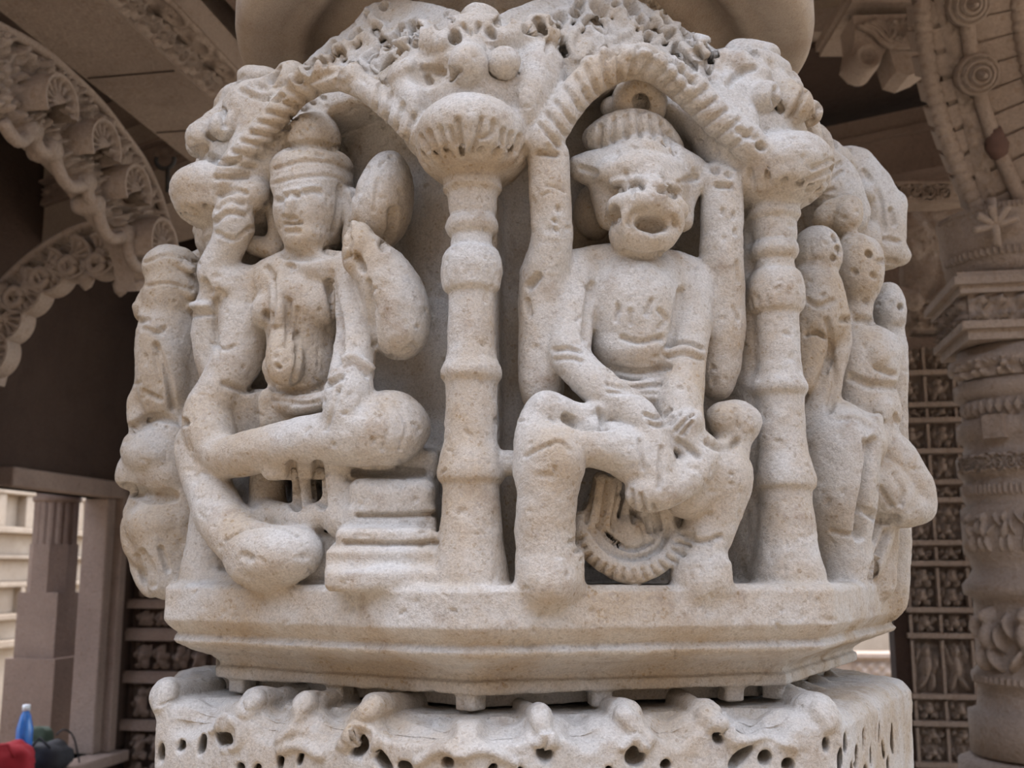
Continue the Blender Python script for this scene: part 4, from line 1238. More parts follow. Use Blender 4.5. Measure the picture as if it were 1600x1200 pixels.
# fluted pillar standing outside the doorway
pc = at_e(78, 950, -3.5); zt = at_e(88, 772, -3.5)[2]
fp = empty('fluted_pillar', (pc[0], pc[1], FLOOR), category='pillar', label='pale fluted pillar standing outside the doorway')
hbox_c = lambda nm, w, z0, z1: mesh_obj(nm, *box_mesh((pc[0], pc[1], (z0 + z1) / 2), (w, w, (z1 - z0) / 2), HALLR), M_PINK, fp)
zz = lambda py: at_e(80, py, -3.5)[2]
hbox_c('base_block', 0.155, FLOOR, zz(1025))
hbox_c('square_shaft', 0.125, zz(1025), zz(925))
turning('octagon_shaft', [(0.135, zz(925)), (0.135, zz(850))], pc[0], pc[1], M_PINK, fp, n=8, rot=math.radians(12), smooth=False)
zf0, zf1 = zz(850), zz(785)
Vf, Ff = [], []
for z in (zf0, zf1):
    for j in range(48):
        a = j * 2 * math.pi / 48; r = 0.115 + 0.010 * abs(math.sin(a * 8)) 
        Vf.append((pc[0] + r * math.cos(a), pc[1] + r * math.sin(a), z))
mesh_obj('fluted_shaft', Vf, [(j, (j + 1) % 48, 48 + (j + 1) % 48, 48 + j) for j in range(48)], M_PINK, fp)
turning('neck_ring', [(0.12, zf1), (0.135, zf1 + .01), (0.135, zf1 + .03), (0.115, zf1 + .04), (0.12, zf1 + .06), (0.145, zf1 + .08), (0.16, zf1 + .11), (0.16, zf1 + .13)], pc[0], pc[1], M_PINK, fp, n=32)
hbox_c('capital_block', 0.19, zf1 + .13, zf1 + .22)

# --- ceiling beam along the left
bm = empty('carved_ceiling_beam', H(-1.45, 2.2, 1.5), category='beam', label='long plain-bottomed ceiling beam with carved edge bands, upper left')
d0, d1 = -0.6, 5.5
extrude('beam_body', [(-1.61, 1.5), (-1.295, 1.5), (-1.305, 1.52), (-1.305, 1.61), (-1.305, CEIL), (-1.61, CEIL)], DV * d0, DV * d1, EV, M_HALL, bm)
extrude('upper_fillet', [(-1.305, 1.612), (-1.212, 1.612), (-1.212, 1.70), (-1.305, 1.70)], DV * d0, DV * d1, EV, M_HALL, bm)
relief('leaf_band', H(-1.305, 0.6, 1.515), DV, ZV, EV, 3.0, 0.092, 0.008, scrolls(34, 1.6), 0.022, M_HALL, bm)
relief('scroll_band', H(-1.300, 0.6, 1.6105), DV, EV, -ZV, 3.0, 0.082, 0.008, scrolls(17, 1.4), 0.012, M_HALL, bm)
for d in (1.35, 1.78, 2.35):                                  # joints between the blocks
    hbox('block_joint', -1.60, -1.31, d, d + 0.004, 1.497, 1.502, M_DARK, bm)
bm2 = empty('upper_ceiling_beam', H(-1.05, 2.2, 1.74), category='beam', label='upper dark brown ceiling beam beyond the carved one')
extrude('beam_body', [(-1.17, 1.74), (-0.85, 1.74), (-0.85, CEIL), (-1.17, CEIL)], DV * d0, DV * d1, EV, M_PINK, bm2)
extrude('edge_fillet', [(-1.02, 1.725), (-0.98, 1.725), (-0.98, 1.742), (-1.02, 1.742)], DV * d0, DV * d1, EV, M_PINK, bm2)

# --- the cusped arch under the beam
def arch_band(name, outer, inner, N, thick, mat, parent):
    n = len(outer); V = []
    for off in (0, 1):
        for a, b in zip(outer, inner):
            V += [a - N * thick * off, b - N * thick * off]
    Fc = []
    for i in range(n - 1):
        o = 2 * i
        Fc += [(o, o + 1, o + 3, o + 2), (2 * n + o, 2 * n + o + 2, 2 * n + o + 3, 2 * n + o + 1),
               (o, o + 2, 2 * n + o + 2, 2 * n + o), (o + 1, 2 * n + o + 1, 2 * n + o + 3, o + 3)]
    Fc += [(0, 2 * n, 2 * n + 1, 1), (2 * n - 2, 2 * n - 1, 4 * n - 1, 4 * n - 2)]
    return mesh_obj(name, V, Fc, mat, parent)
def ring_tube(name, pts, r, mat, parent, n=8, **kw):
    P = [np.asarray(p) for p in pts]; V, Fc = [], []
    for i, p in enumerate(P):
        t = unit(P[min(i + 1, len(P) - 1)] - P[max(i - 1, 0)]); a = unit(np.cross(t, (0.3, 0.2, 1.0))); b = np.cross(t, a)
        for j in range(n):
            q = 2 * math.pi * j / n; V.append(p + (a * math.cos(q) + b * math.sin(q)) * r)
    for i in range(len(P) - 1):
        for j in range(n):
            Fc.append((i * n + j, i * n + (j + 1) % n, (i + 1) * n + (j + 1) % n, (i + 1) * n + j))
    Fc += [tuple(range(n))[::-1], tuple((len(P) - 1) * n + j for j in range(n))]
    return mesh_obj(name, V, Fc, mat, parent, True, **kw)
def band_relief(name, outer, inner, N, mat, parent, seed, amp=0.035, nu=150, nv=30):
    """little carved figures crowding the face of an arch"""
    t = np.linspace(0, len(outer) - 1, nu); O = np.array(outer); I = np.array(inner)
    ip = lambda A: np.stack([np.interp(t, np.arange(len(A)), A[:, q]) for q in range(3)], 1)
    O, I = ip(O), ip(I); s = np.linspace(0, 1, nv)
    L = np.concatenate(([0], np.cumsum(np.linalg.norm(np.diff((O + I) / 2, axis=0), axis=1))))
    wdt = np.linalg.norm(O - I, axis=1).mean()
    uu, vv = np.meshgrid(L, s * wdt, indexing='ij')
    z = blobs(seed, wdt * 0.32, 1.0)(uu, vv) * amp
    z = z + scrolls(max(3, int(L[-1] / wdt * 2)), 2.0)(uu, vv) * amp * 0.5
    P = I[:, None] + (O - I)[:, None] * s[None, :, None] + z[..., None] * N
    idx = np.arange(nu * nv).reshape(nu, nv)
    Fc = np.stack((idx[:-1, :-1], idx[1:, :-1], idx[1:, 1:], idx[:-1, 1:]), -1).reshape(-1, 4)
    return mesh_obj(name, P.reshape(-1, 3), Fc, mat, parent, True)

AE = -1.40
ap = lambda x, y: at_e(x, y, AE)
ta = empty('cusped_torana_arch', ap(250, 400), category='arch', label='carved cusped arch hanging under the ceiling beam, upper left')
out_px = [(-60, 20), (0, 48), (60, 82), (110, 125), (150, 165), (185, 210), (215, 252), (238, 300), (254, 350), (270, 400), (282, 450)]
in_px = [(-60, 150), (0, 178), (38, 205), (70, 232), (105, 262), (130, 292), (150, 322), (172, 350), (192, 378), (205, 410), (212, 455)]
outer = smooth_path([ap(*p) for p in out_px], 4); inner = smooth_path([ap(*p) for p in in_px], 4)
arch_band('arch_body', outer, inner, EV, 0.06, M_HALL, ta)
band_relief('carved_face', outer, inner, EV, M_HALL, ta, 5, 0.03, 220, 36)
ring_tube('outer_rim', [p + EV * 0.015 for p in outer], 0.014, M_HALL, ta)
for x, y, r, st in ((48, 165, 44, -2.2), (120, 232, 42, -2.35), (172, 300, 40, -2.5), (215, 385, 42, -2.7)):
    c = ap(x, y); rr = np.linalg.norm(ap(x + r, y) - ap(x - r, y)) / 2
    rr = np.linalg.norm(ap(x, y + r) - ap(x, y - r)) / 2
    fan('cusp_rosette', c + EV * 0.045, DV, ZV, EV, rr * 1.0, M_HALL, ta, 9, 0.05, math.pi * 1.3, -0.3)
for (x0, y0), (x1, y1) in zip(((-8, 190), (40, 208), (72, 238), (128, 292), (140, 322), (190, 372)), ((38, 206), (70, 236), (124, 286), (138, 320), (186, 366), (215, 420))):
    a, b = ap(x0, y0), ap(x1, y1); L = np.linalg.norm(b - a)
    t = unit(b - a); dn = unit(np.cross(t, EV)); dn = dn if dn[2] < 0 else -dn
    pts = [a + (b - a) * s + dn * L * 0.32 * math.sin(math.pi * s) + EV * 0.02 for s in np.linspace(0, 1, 12)]
    ring_tube('cusp_roll', pts, 0.017, M_HALL, ta)
    V, Fc = ngon_turning([(0.002, -0.04), (0.022, -0.04), (0.03, -0.02), (0.03, 0.02), (0.022, 0.04), (0.002, 0.04)], 16, 0)
    V = [b + EV * (v[2] + 0.0) + DV * v[0] + ZV * v[1] for v in V]
    mesh_obj('cusp_scroll', V, Fc, M_HALL, ta, True)

# --- the lower arch whose fan cusps edge the dark opening
AD = at_e(235, 430, -1.5).dot(DV) + 0.15
aq = lambda x, y: at_d(x, y, AD)
tb = empty('fan_cusped_arch', aq(220, 450), category='arch', label='lower arch edged with pierced fan-shaped cusps, left of the drum')
out2 = [(262, 470), (245, 420), (225, 385), (195, 362), (160, 352), (125, 360), (90, 378), (55, 402), (22, 432), (-10, 468), (-40, 520), (-60, 590)]
in2 = [(235, 478), (222, 440), (205, 418), (182, 405), (158, 398), (134, 402), (108, 414), (82, 434), (56, 460), (30, 495), (8, 540), (-10, 600)]
o2 = smooth_path([aq(*p) for p in out2], 4); i2 = smooth_path([aq(*p) for p in in2], 4)
arch_band('arch_body', o2, i2, -DV, 0.06, M_HALL, tb)
band_relief('carved_face', o2, i2, -DV, M_HALL, tb, 9, 0.03, 200, 24)
ring_tube('outer_rim', [p - DV * 0.02 for p in o2], 0.016, M_HALL, tb)
px2m = np.linalg.norm(aq(101, 400) - aq(100, 400))
for x, y, r, a in ((212, 412, 30, -70), (172, 408, 31, -95), (132, 412, 31, -110), (92, 432, 33, -125), (55, 462, 34, -135), (25, 505, 34, -150), (2, 556, 34, -160)):
    c = aq(x, y) - DV * 0.05
    fan('fan_cusp', c, EV, ZV, -DV, r * px2m, M_HALL, tb, 8, 0.04, math.pi * 1.3, math.radians(a + 90 - 117))
    ring_tube('cusp_roll', [c + (EV * math.cos(q) + ZV * math.sin(q)) * r * px2m * 0.36 - DV * 0.03 + (EV * math.cos(math.radians(a)) + ZV * math.sin(math.radians(a))) * r * px2m * 0.4 for q in np.linspace(0, 2 * math.pi, 16)], 0.014, M_HALL, tb)
    b = c + (EV * math.cos(math.radians(a - 35)) + ZV * math.sin(math.radians(a - 35))) * r * px2m * 1.1
    V, Fc = ngon_turning([(0.004, -0.05), (0.02, -0.035), (0.028, -0.01), (0.018, 0.01), (0.026, 0.03), (0.026, 0.05)], 12, 0)
    mesh_obj('bud_drop', [b + np.array(v) for v in V], Fc, M_HALL, tb, True)

# --- diagonal frieze beam seen through the big arch
dg0 = at_depth(175, 345, 2.75); ddir = unit(np.array((-math.sin(math.radians(55)), math.cos(math.radians(55)), 0))); dside = np.array((-ddir[1], ddir[0], 0.0))
if dside.dot(FWD) > 0: dside = -dside
dbm = empty('diagonal_frieze_beam', dg0, category='beam', label='pinkish stepped beam with a carved frieze, seen through the left arch')
hs = [at_depth(175, y, 2.75)[2] for y in (345, 288, 282, 254, 250, 212, 175)]
for i, (z0, z1, pr) in enumerate(((hs[0], hs[1], 0.0), (hs[1], hs[2], 0.03), (hs[2], hs[3], 0.01), (hs[3], hs[4], 0.05), (hs[4], hs[5], 0.02), (hs[5], hs[6], 0.08))):
    a = np.array((dg0[0], dg0[1], 0)) - ddir * 0.6; b = a + ddir * 4.5
    extrude('beam_course', [(pr, z0), (pr, z1), (-0.35, z1), (-0.35, z0)], a, b, dside, M_PINK if i % 2 else M_HALL, dbm)
a = np.array((dg0[0], dg0[1], 0)) - ddir * 0.4 + dside * 0.012
relief('frieze', a + ZV * hs[2], ddir, ZV, dside, 2.2, hs[3] - hs[2], 0.01, scrolls(16, 1.5), 0.02, M_PINK, dbm)

# --- iron ring hanging by the beam
hk = at_depth(258, 250, 1.6)
ring_tube_pts = [hk + np.array((0.028 * math.cos(q), 0, 0.028 * math.sin(q))) for q in np.linspace(math.pi * 0.9, 2.1 * math.pi, 14)]
M_IRON = plain_mat('dark iron', (0.03, 0.028, 0.026), 0.6)
ho = empty('iron_hook', hk, category='hook', label='small dark iron hook hanging beside the left beam')
ring_tube('hook_bend', ring_tube_pts, 0.007, M_IRON, ho)
ring_tube('hook_rod', [at_depth(262, 262, 1.6), at_depth(262, 300, 1.6)], 0.007, M_IRON, ho)

# --- carved pier left of the drum, low down
pe0 = at_d(205, 1000, 3.5).dot(EV)
pier = empty('carved_pier', H(pe0 + 0.35, 3.7, FLOOR), category='pier', label='dim carved wall pier just left of the drum base')
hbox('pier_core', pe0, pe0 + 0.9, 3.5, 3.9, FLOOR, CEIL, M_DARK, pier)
zrow = [at_d(240, y, 3.5)[2] for y in (1240, 1140, 1128, 1066, 1052, 1000, 985, 950, 940, 880)]
for i in range(0, len(zrow) - 1):
    z0, z1 = zrow[i], zrow[i + 1]
    if i % 2 == 0:
        hbox('panel_frame', pe0 - 0.01, pe0 + 0.9, 3.46, 3.52, z0 - 0.02, z0 + 0.012, M_PINK, pier)
        for j in range(4):
            relief('figure_panel', H(pe0 + 0.03 + j * 0.2, 3.5, z0 + 0.02), EV, ZV, -DV, 0.18, z1 - z0 - 0.03, 0.012, blobs(20 + i * 5 + j, 0.09, 1.7), 0.05, M_PINK, pier)
    else:
        hbox('panel_course', pe0 - 0.02, pe0 + 0.9, 3.45, 3.52, z0, z1, M_PINK, pier)

# --- things left on the floor by the doorway
shelf_z = z_sill
M_RED = plain_mat('red cloth', (0.32, 0.012, 0.02), 0.85)
M_BLACK = plain_mat('black cloth', (0.02, 0.02, 0.024), 0.8)
M_BLUE = plain_mat('blue plastic', (0.05, 0.25, 0.75), 0.15, trans=0.5)
M_GREEN = plain_mat('dull green cloth', (0.04, 0.06, 0.04), 0.9)
def sack(name, px, py, e, rx, ry, rz, mat, seed, **kw):
    c = at_e(px, py, e); nth, nph = 20, 32; V, Fc = [], []
    for i in range(nth + 1):
        for j in range(nph):
            th = math.pi * i / nth; ph = 2 * math.pi * j / nph
            p = np.array((math.sin(th) * math.cos(ph), math.sin(th) * math.sin(ph), math.cos(th)))
            p = np.sign(p) * np.abs(p) ** 0.75
            V.append(p)
    V = np.array(V); n = value_noise(V, 1.7, seed) * 0.16 + value_noise(V, 4.0, seed + 1) * 0.08
    V = V * (1 + n)[:, None] * np.array((rx, ry, rz)); V[:, 2] = np.maximum(V[:, 2], -rz * 0.75)
    V = V - np.array((0, 0, V[:, 2].min()))
    base = np.array((c[0], c[1], shelf_z))
    for i in range(nth):
        for j in range(nph):
            Fc.append((i * nph + j, (i + 1) * nph + j, (i + 1) * nph + (j + 1) % nph, i * nph + (j + 1) % nph))
    root = empty(name, base, **kw)
    mesh_obj('cloth_body', V + base, Fc, mat, root, True)
    return root, base
rt, b = sack('red_cloth_bag', 18, 1172, WE + 0.02, 0.09, 0.075, 0.085, M_RED, 3, category='bag', label='crumpled red cloth bag on the doorway sill')
ring_tube('strap', [b + np.array((-.05, -.06, .10)), b + np.array((-.03, -.08, .15)), b + np.array((.02, -.08, .15)), b + np.array((.04, -.06, .10))], 0.006, M_RED, rt)
rt, b = sack('black_bag', 72, 1172, WE + 0.02, 0.10, 0.07, 0.065, M_BLACK, 8, category='bag', label='soft black bag on the doorway sill beside the bottle')
ring_tube('strap', [b + np.array((-.06, -.05, .08)), b + np.array((0, -.075, .14)), b + np.array((.06, -.05, .08))], 0.006, M_BLACK, rt)
rt, b = sack('green_cloth_bundle', 56, 1160, WE - 0.12, 0.07, 0.06, 0.09, M_GREEN, 12, category='bundle', label='dull green cloth bundle behind the blue bottle')
cb = at_e(38, 1150, WE + 0.0); cb[2] = shelf_z
zb = at_e(38, 1102, WE)[2] - shelf_z
bt = empty('water_bottle', cb, category='bottle', label='blue plastic water bottle standing on the doorway sill')
turning('bottle_body', [(0.002, shelf_z), (0.03, shelf_z), (0.034, shelf_z + .01), (0.034, shelf_z + zb * .3), (0.031, shelf_z + zb * .36), (0.034, shelf_z + zb * .42), (0.034, shelf_z + zb * .66), (0.02, shelf_z + zb * .86), (0.013, shelf_z + zb * .9), (0.013, shelf_z + zb * .93)], cb[0], cb[1], M_BLUE, bt, n=24)
turning('cap', [(0.002, shelf_z + zb * .92), (0.016, shelf_z + zb * .92), (0.016, shelf_z + zb), (0.002, shelf_z + zb)], cb[0], cb[1], plain_mat('white plastic', (0.7, 0.75, 0.8), 0.4), bt, n=20)
c1 = at_e(92, 1150, WE + 0.06)
mesh = [at_e(x, y, WE + 0.075) for x, y in ((88, 1148), (100, 1140), (114, 1150), (122, 1180), (128, 1215))]
ring_tube('power_cable', smooth_path(mesh, 5), 0.004, M_BLACK, None, category='cable', label='thin black cable drooping over the doorway sill')
# ------------------------------------------------------------------ right side: diagonal beam, torana post, ringed pillar, carved pier
# --- diagonal beam behind
bg0 = at_depth(1455, 265, 2.9); rdir = unit(np.array((-math.sin(math.radians(58)), math.cos(math.radians(58)), 0))); rside = np.array((rdir[1], -rdir[0], 0.0))
if rside.dot(FWD) > 0: rside = -rside
hz = [at_depth(1455, y, 2.9)[2] for y in (262, 205, 195, 166)]
rb = empty('plain_diagonal_beam', bg0, category='beam', label='plain brown diagonal beam right of the drum under a dark soffit')
a0 = np.array((bg0[0], bg0[1], 0)) - rdir * 1.2
for z0, z1, pr in ((hz[0], hz[1], 0.0), (hz[1], hz[2], 0.035), (hz[2], hz[3], 0.01)):
    extrude('beam_course', [(pr, z0), (pr, z1), (-0.4, z1), (-0.4, z0)], a0, a0 + rdir * 5, rside, M_PINK, rb)
# dark soffit slab and the paler beam above it
sof = hz[3] + 0.10
sb = empty('soffit_slab', H(1.4, 2.5, sof), category='ceiling slab', label='dark recessed soffit above the plain diagonal beam')
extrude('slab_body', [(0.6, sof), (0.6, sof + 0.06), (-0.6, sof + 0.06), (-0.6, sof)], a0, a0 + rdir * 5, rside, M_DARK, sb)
pp = at_depth(1318, 82, 2.65)
pb = empty('pale_ceiling_beam', pp, category='beam', label='pale plain beam end between the disc and the scroll bracket')
extrude('beam_body', [(-0.2, pp[2]), (0.2, pp[2]), (0.2, CEIL), (-0.2, CEIL)], np.array((pp[0], pp[1], 0)) - EV * 0.5, np.array((pp[0], pp[1], 0)) + EV * 0.8, DV, M_HALL, pb)
extrude('beam_fillet', [(-0.215, pp[2] + 0.10), (0.2, pp[2] + 0.10), (0.2, pp[2] + 0.13), (-0.215, pp[2] + 0.13)], np.array((pp[0], pp[1], 0)) - EV * 0.5, np.array((pp[0], pp[1], 0)) + EV * 0.8, DV, M_PALE, pb)

# --- ringed pillar at the frame edge
PY = 1.55
pcx = at_depth(1612, 800, PY); PX = pcx[0]
mpp = (PY - CAM[1]) / FPX * 1.02
zr = lambda py: at_depth(1600, py, PY - 0.2)[2]
rp = empty('ringed_carved_pillar', (PX, PY, FLOOR), category='pillar', label='richly banded round pillar at the right edge of the hall')
R0 = 100 * mpp * 0.95
bands = [(1200, 118), (1130, 118), (1125, 104), (1085, 100), (1080, 108), (1065, 110), (1055, 100), (960, 98), (940, 98), (932, 112), (916, 114), (905, 104), (890, 96), (872, 100), (862, 108), (790, 108), (782, 98), (770, 104), (752, 106), (742, 98),
         (732, 108), (705, 110), (698, 98), (680, 96), (672, 106), (648, 106), (642, 96), (612, 94), (604, 106), (584, 106), (578, 96), (566, 100), (560, 112), (545, 112), (538, 98), (526, 96)]
prof = [(r * mpp * 0.93, zr(y)) for y, r in bands]
turning('lower_shaft', [(0.27, FLOOR), (0.27, FLOOR + 0.35), (0.24, FLOOR + 0.42), (0.24, zr(1215)), (118 * mpp * .93, zr(1205))], PX, PY, M_HALL, rp, n=48)
turning('banded_shaft', prof, PX, PY, M_HALL, rp, n=64)
def wrap_relief(name, y0, y1, r, hf, amp, parent=rp, nu=240, nv=24, mat=None):
    z0, z1 = zr(y1), zr(y0)
    a = np.linspace(-math.pi, 0.15 * math.pi, nu); v = np.linspace(z0, z1, nv)
    aa, vv = np.meshgrid(a, v, indexing='ij')
    z = hf((aa - a[0]) * r, vv - z0) * amp
    P = np.stack((PX + (r + z) * np.cos(aa), PY + (r + z) * np.sin(aa), vv), -1)
    idx = np.arange(nu * nv).reshape(nu, nv)
    Fc = np.stack((idx[:-1, :-1], idx[1:, :-1], idx[1:, 1:], idx[:-1, 1:]), -1).reshape(-1, 4)
    return mesh_obj(name, P.reshape(-1, 3), Fc, mat or M_HALL, parent, True)
k = mpp * 0.93
wrap_relief('figure_band', 790, 862, 107 * k, blobs(31, 0.055, 2.4), 0.022)
wrap_relief('vine_band', 702, 732, 108 * k, scrolls(22), 0.016)
wrap_relief('lozenge_band', 612, 642, 96 * k, lozenge(26), 0.022)
wrap_relief('tooth_band', 752, 770, 104 * k, teeth(46), 0.012)
wrap_relief('niche_figures', 940, 1060, 97 * k, blobs(37, 0.10, 2.2), 0.05)
wrap_relief('leaf_band', 545, 578, 104 * k, blobs(39, 0.06, 1.2), 0.03)
wrap_relief('vine_band', 1066, 1080, 108 * k, teeth(40), 0.012)
for ang in (-140, -105, -70, -35):                     # standing block between bands
    q = math.radians(ang)
    mesh_obj('band_block', *box_mesh((PX + 101 * k * math.cos(q), PY + 101 * k * math.sin(q), (zr(672) + zr(648)) / 2), (0.03, 0.02, abs(zr(648) - zr(672)) / 2 + 0.012), np.array(((-math.sin(q), math.cos(q), 0), (math.cos(q), math.sin(q), 0), (0, 0, 1.0)))), M_HALL, rp)
# capital: stepped abacus and bracket blocks
for y0, y1, w in ((524, 508, 102), (508, 496, 112), (452, 440, 112), (440, 428, 122), (428, 420, 116)):
    mesh_obj('abacus_course', *box_mesh((PX, PY, (zr(y0) + zr(y1)) / 2), (w * k, w * k, (zr(y1) - zr(y0)) / 2), HALLR), M_HALL, rp)
mesh_obj('abacus_core', *box_mesh((PX, PY, (zr(496) + zr(452)) / 2), (98 * k, 98 * k, (zr(452) - zr(496)) / 2), HALLR), M_HALL, rp)
c = np.array((PX, PY, 0)) - EV * 96 * k - DV * 99 * k
relief('abacus_frieze', c + ZV * zr(496), EV, ZV, -DV, 192 * k, zr(452) - zr(496), 0.008, blobs(41, 0.05, 1.0), 0.03, M_HALL, rp)
c = np.array((PX, PY, 0)) - EV * 99 * k + DV * 96 * k
relief('abacus_frieze', c + ZV * zr(496), -DV, ZV, -EV, 192 * k, zr(452) - zr(496), 0.008, blobs(43, 0.05, 1.0), 0.03, M_HALL, rp)

# --- torana post rising from the capital
zb_ = lambda py: at_depth(1560, py, PY - 0.15)[2]
tp = empty('torana_post', (PX, PY, zr(420)), category='arch', label='tall arch springer with stem and round bosses above the banded pillar')
turning('bell', [(92 * k, zr(420)), (104 * k, zr(400)), (112 * k, zr(360)), (112 * k, zr(330)), (116 * k, zr(318)), (116 * k, zr(310)), (98 * k, zr(306))], PX, PY, M_HALL, tp, n=56)
wrap_relief('bell_bead_row', 312, 320, 115 * k, teeth(60), 0.012, tp)
wrap_relief('bell_garland', 378, 390, 108 * k, teeth(40), 0.012, tp)
# leaning body, in courses
def post_c(t):                                         # centre line, t from 0 (bell) to 1 (top of frame and beyond)
    p0 = at_depth(1590, 312, PY - 0.05); p1 = at_depth(1500, -90, PY - 0.35)
    q = p0 + (p1 - p0) * t; q = q - EV * 0.05 * math.sin(math.pi * t); return q
NC = 11
for i in range(NC):
    a, b = post_c(i / NC), post_c((i + 0.86) / NC)
    ax = unit(b - a); uu = unit(EV - ax * EV.dot(ax)); nn = np.cross(uu, ax)
    mesh_obj('post_course', *box_mesh((a + b) / 2, (74 * k, 0.10, np.linalg.norm(b - a) / 2), np.array((uu, nn, ax))), M_HALL, tp)
a, b = post_c(0), post_c(1.0)
ax = unit(b - a); uu = unit(EV - ax * EV.dot(ax)); nn = np.cross(uu, ax)
if nn.dot(FWD) > 0: nn = -nn
mesh_obj('post_core', *box_mesh((a + b) / 2 - EV * 0.03, (64 * k, 0.088, np.linalg.norm(b - a) / 2), np.array((uu, nn, ax))), M_HALL, tp)
for s in (-1, 1):                                       # beaded edges
    for i in range(26):
        c = post_c((i + .5) / 26) + uu * s * 72 * k + nn * 0.10
        V, Fc = ngon_turning([(0.003, -0.022), (0.02, -0.018), (0.026, 0), (0.02, 0.018), (0.003, 0.022)], 10, 0)
        mesh_obj('edge_bead', [c + uu * v[0] + ax * v[1] + nn * v[2] for v in V], Fc, M_HALL, tp, True)
    c0 = post_c(0) + uu * s * 56 * k + nn * 0.102
    relief('edge_carving', c0 - uu * 12 * k, ax, uu, nn, np.linalg.norm(b - a), 24 * k, 0.012, scrolls(26, 1.5), 0.02, M_HALL, tp)
stem = [post_c(t) + nn * 0.115 - uu * 8 * k for t in np.linspace(-0.22, 1, 24)]
ring_tube('stem', stem, 0.020, M_HALL, tp, 12)
def on_stem(py):
    best = min(stem_f, key=lambda q: abs(q[1] - py)); return best[0]
stem_f = []
for t in np.linspace(-0.3, 1.05, 300):
    q = post_c(t) + nn * 0.115 - uu * 8 * k; r = q - CAM
    stem_f.append((q, 600 - FPX * r.dot(UPV) / r.dot(FWD)))
for py, rad in ((8, 30), (115, 31)):
    c = on_stem(py) + nn * 0.01; r = rad * mpp
    V, Fc = ngon_turning([(0.001, 0.10), (r * .12, 0.095), (r * .2, 0.055), (r * .26, 0.05), (r * .34, 0.066), (r * .44, 0.06), (r * .5, 0.035), (r * .6, 0.05), (r * .7, 0.045), (r * .76, 0.02), (r * .88, 0.032), (r * .97, 0.022), (r, 0.0), (r, -0.03)], 40, 0)
    mesh_obj('round_boss', [c + uu * v[0] + ax * v[1] + nn * v[2] for v in V], Fc, M_HALL, tp, True)
c = on_stem(228)
V, Fc = ngon_turning([(0.002, -0.05), (0.022, -0.03), (0.032, 0.0), (0.024, 0.03), (0.02, 0.05)], 20, 0)
mesh_obj('pendant_bud', [c + uu * v[0] + nn * v[1] + ax * v[2] for v in V], Fc, plain_mat('red-stained sandstone', (0.13, 0.075, 0.06), 0.85, 0.3, 30), tp, True)
for j in range(5):                                      # palmette on the bell
    a_ = math.radians(-90 + (j - 2) * 42); c = at_depth(1556, 352, PY - 112 * k - 0.012)
    ring_tube('palmette_lobe', [c + (uu * math.sin((j - 2) * .75) * q + ax * (math.cos((j - 2) * .75) * q)) * 0.05 for q in np.linspace(0.1, 1.2, 6)], 0.011, M_HALL, tp)

ring_tube('palmette_stalk', [at_depth(x, y, PY - 112 * k - 0.012) for x, y in ((1549, 310), (1553, 340), (1558, 384))], 0.012, M_HALL, tp)
# --- bracket capital with a scroll, high up
bq = 2.0
b0 = at_depth(1395, 60, bq)
bk = empty('scroll_bracket', b0, category='bracket', label='carved scroll bracket hanging from the beam at upper right')
ms = (bq + 1.5) / FPX
zq = lambda py: at_depth(1395, py, bq)[2]
xq = lambda px: at_depth(px, 50, bq)[0]
for y0, y1, x0, x1 in ((14, 0, 1316, 1470), (22, 14, 1322, 1470), (0, -22, 1330, 1470)):
    mesh_obj('bracket_course', *box_mesh(((xq(x0) + xq(x1)) / 2, bq + 0.12, (zq(y0) + zq(y1)) / 2), ((xq(x1) - xq(x0)) / 2, 0.2, (zq(y1) - zq(y0)) / 2), np.eye(3)), M_HALL, bk)
pts = [(1332, 24), (1336, 60), (1330, 88), (1345, 104), (1372, 98), (1388, 72), (1400, 112), (1420, 118), (1445, 108), (1470, 90), (1470, 20)]
V = [at_depth(x, y, bq - 0.06) for x, y in pts] + [at_depth(x, y, bq - 0.06) + np.array((0, 0.14, 0)) for x, y in pts]; n = len(pts)
mesh_obj('bracket_body', V, [tuple(range(n))[::-1], tuple(range(n, 2 * n))] + [(i, (i + 1) % n, n + (i + 1) % n, n + i) for i in range(n)], M_HALL, bk)
for q in range(4):
    ring_tube('bracket_rib', [at_depth(x, y, bq - 0.07) for x, y in smooth_path([np.array(p) + np.array((q * 9, -q * 3)) for p in ((1340, 40), (1362, 50), (1378, 66), (1400, 74), (1440, 72))], 5)], 0.010, M_HALL, bk)
cS = at_depth(1350, 98, bq - 0.06)
V, Fc = ngon_turning([(0.012, 0.02), (0.022, 0.03), (0.03, 0.05), (0.045, 0.06), (0.05, 0.03), (0.05, -0.08), (0.002, -0.08)], 28, 0)
mesh_obj('scroll_roll', [cS + RGT * v[0] * 0.95 + ZV * v[1] - np.array((0, 1, 0)) * v[2] for v in V], Fc, M_HALL, bk, True)
relief('bracket_leaves', at_depth(1385, 64, bq - 0.075), RGT, ZV, np.array((0, -1.0, 0)), 0.14, 0.085, 0.007, blobs(51, 0.04, 1.0), 0.03, M_HALL, bk)

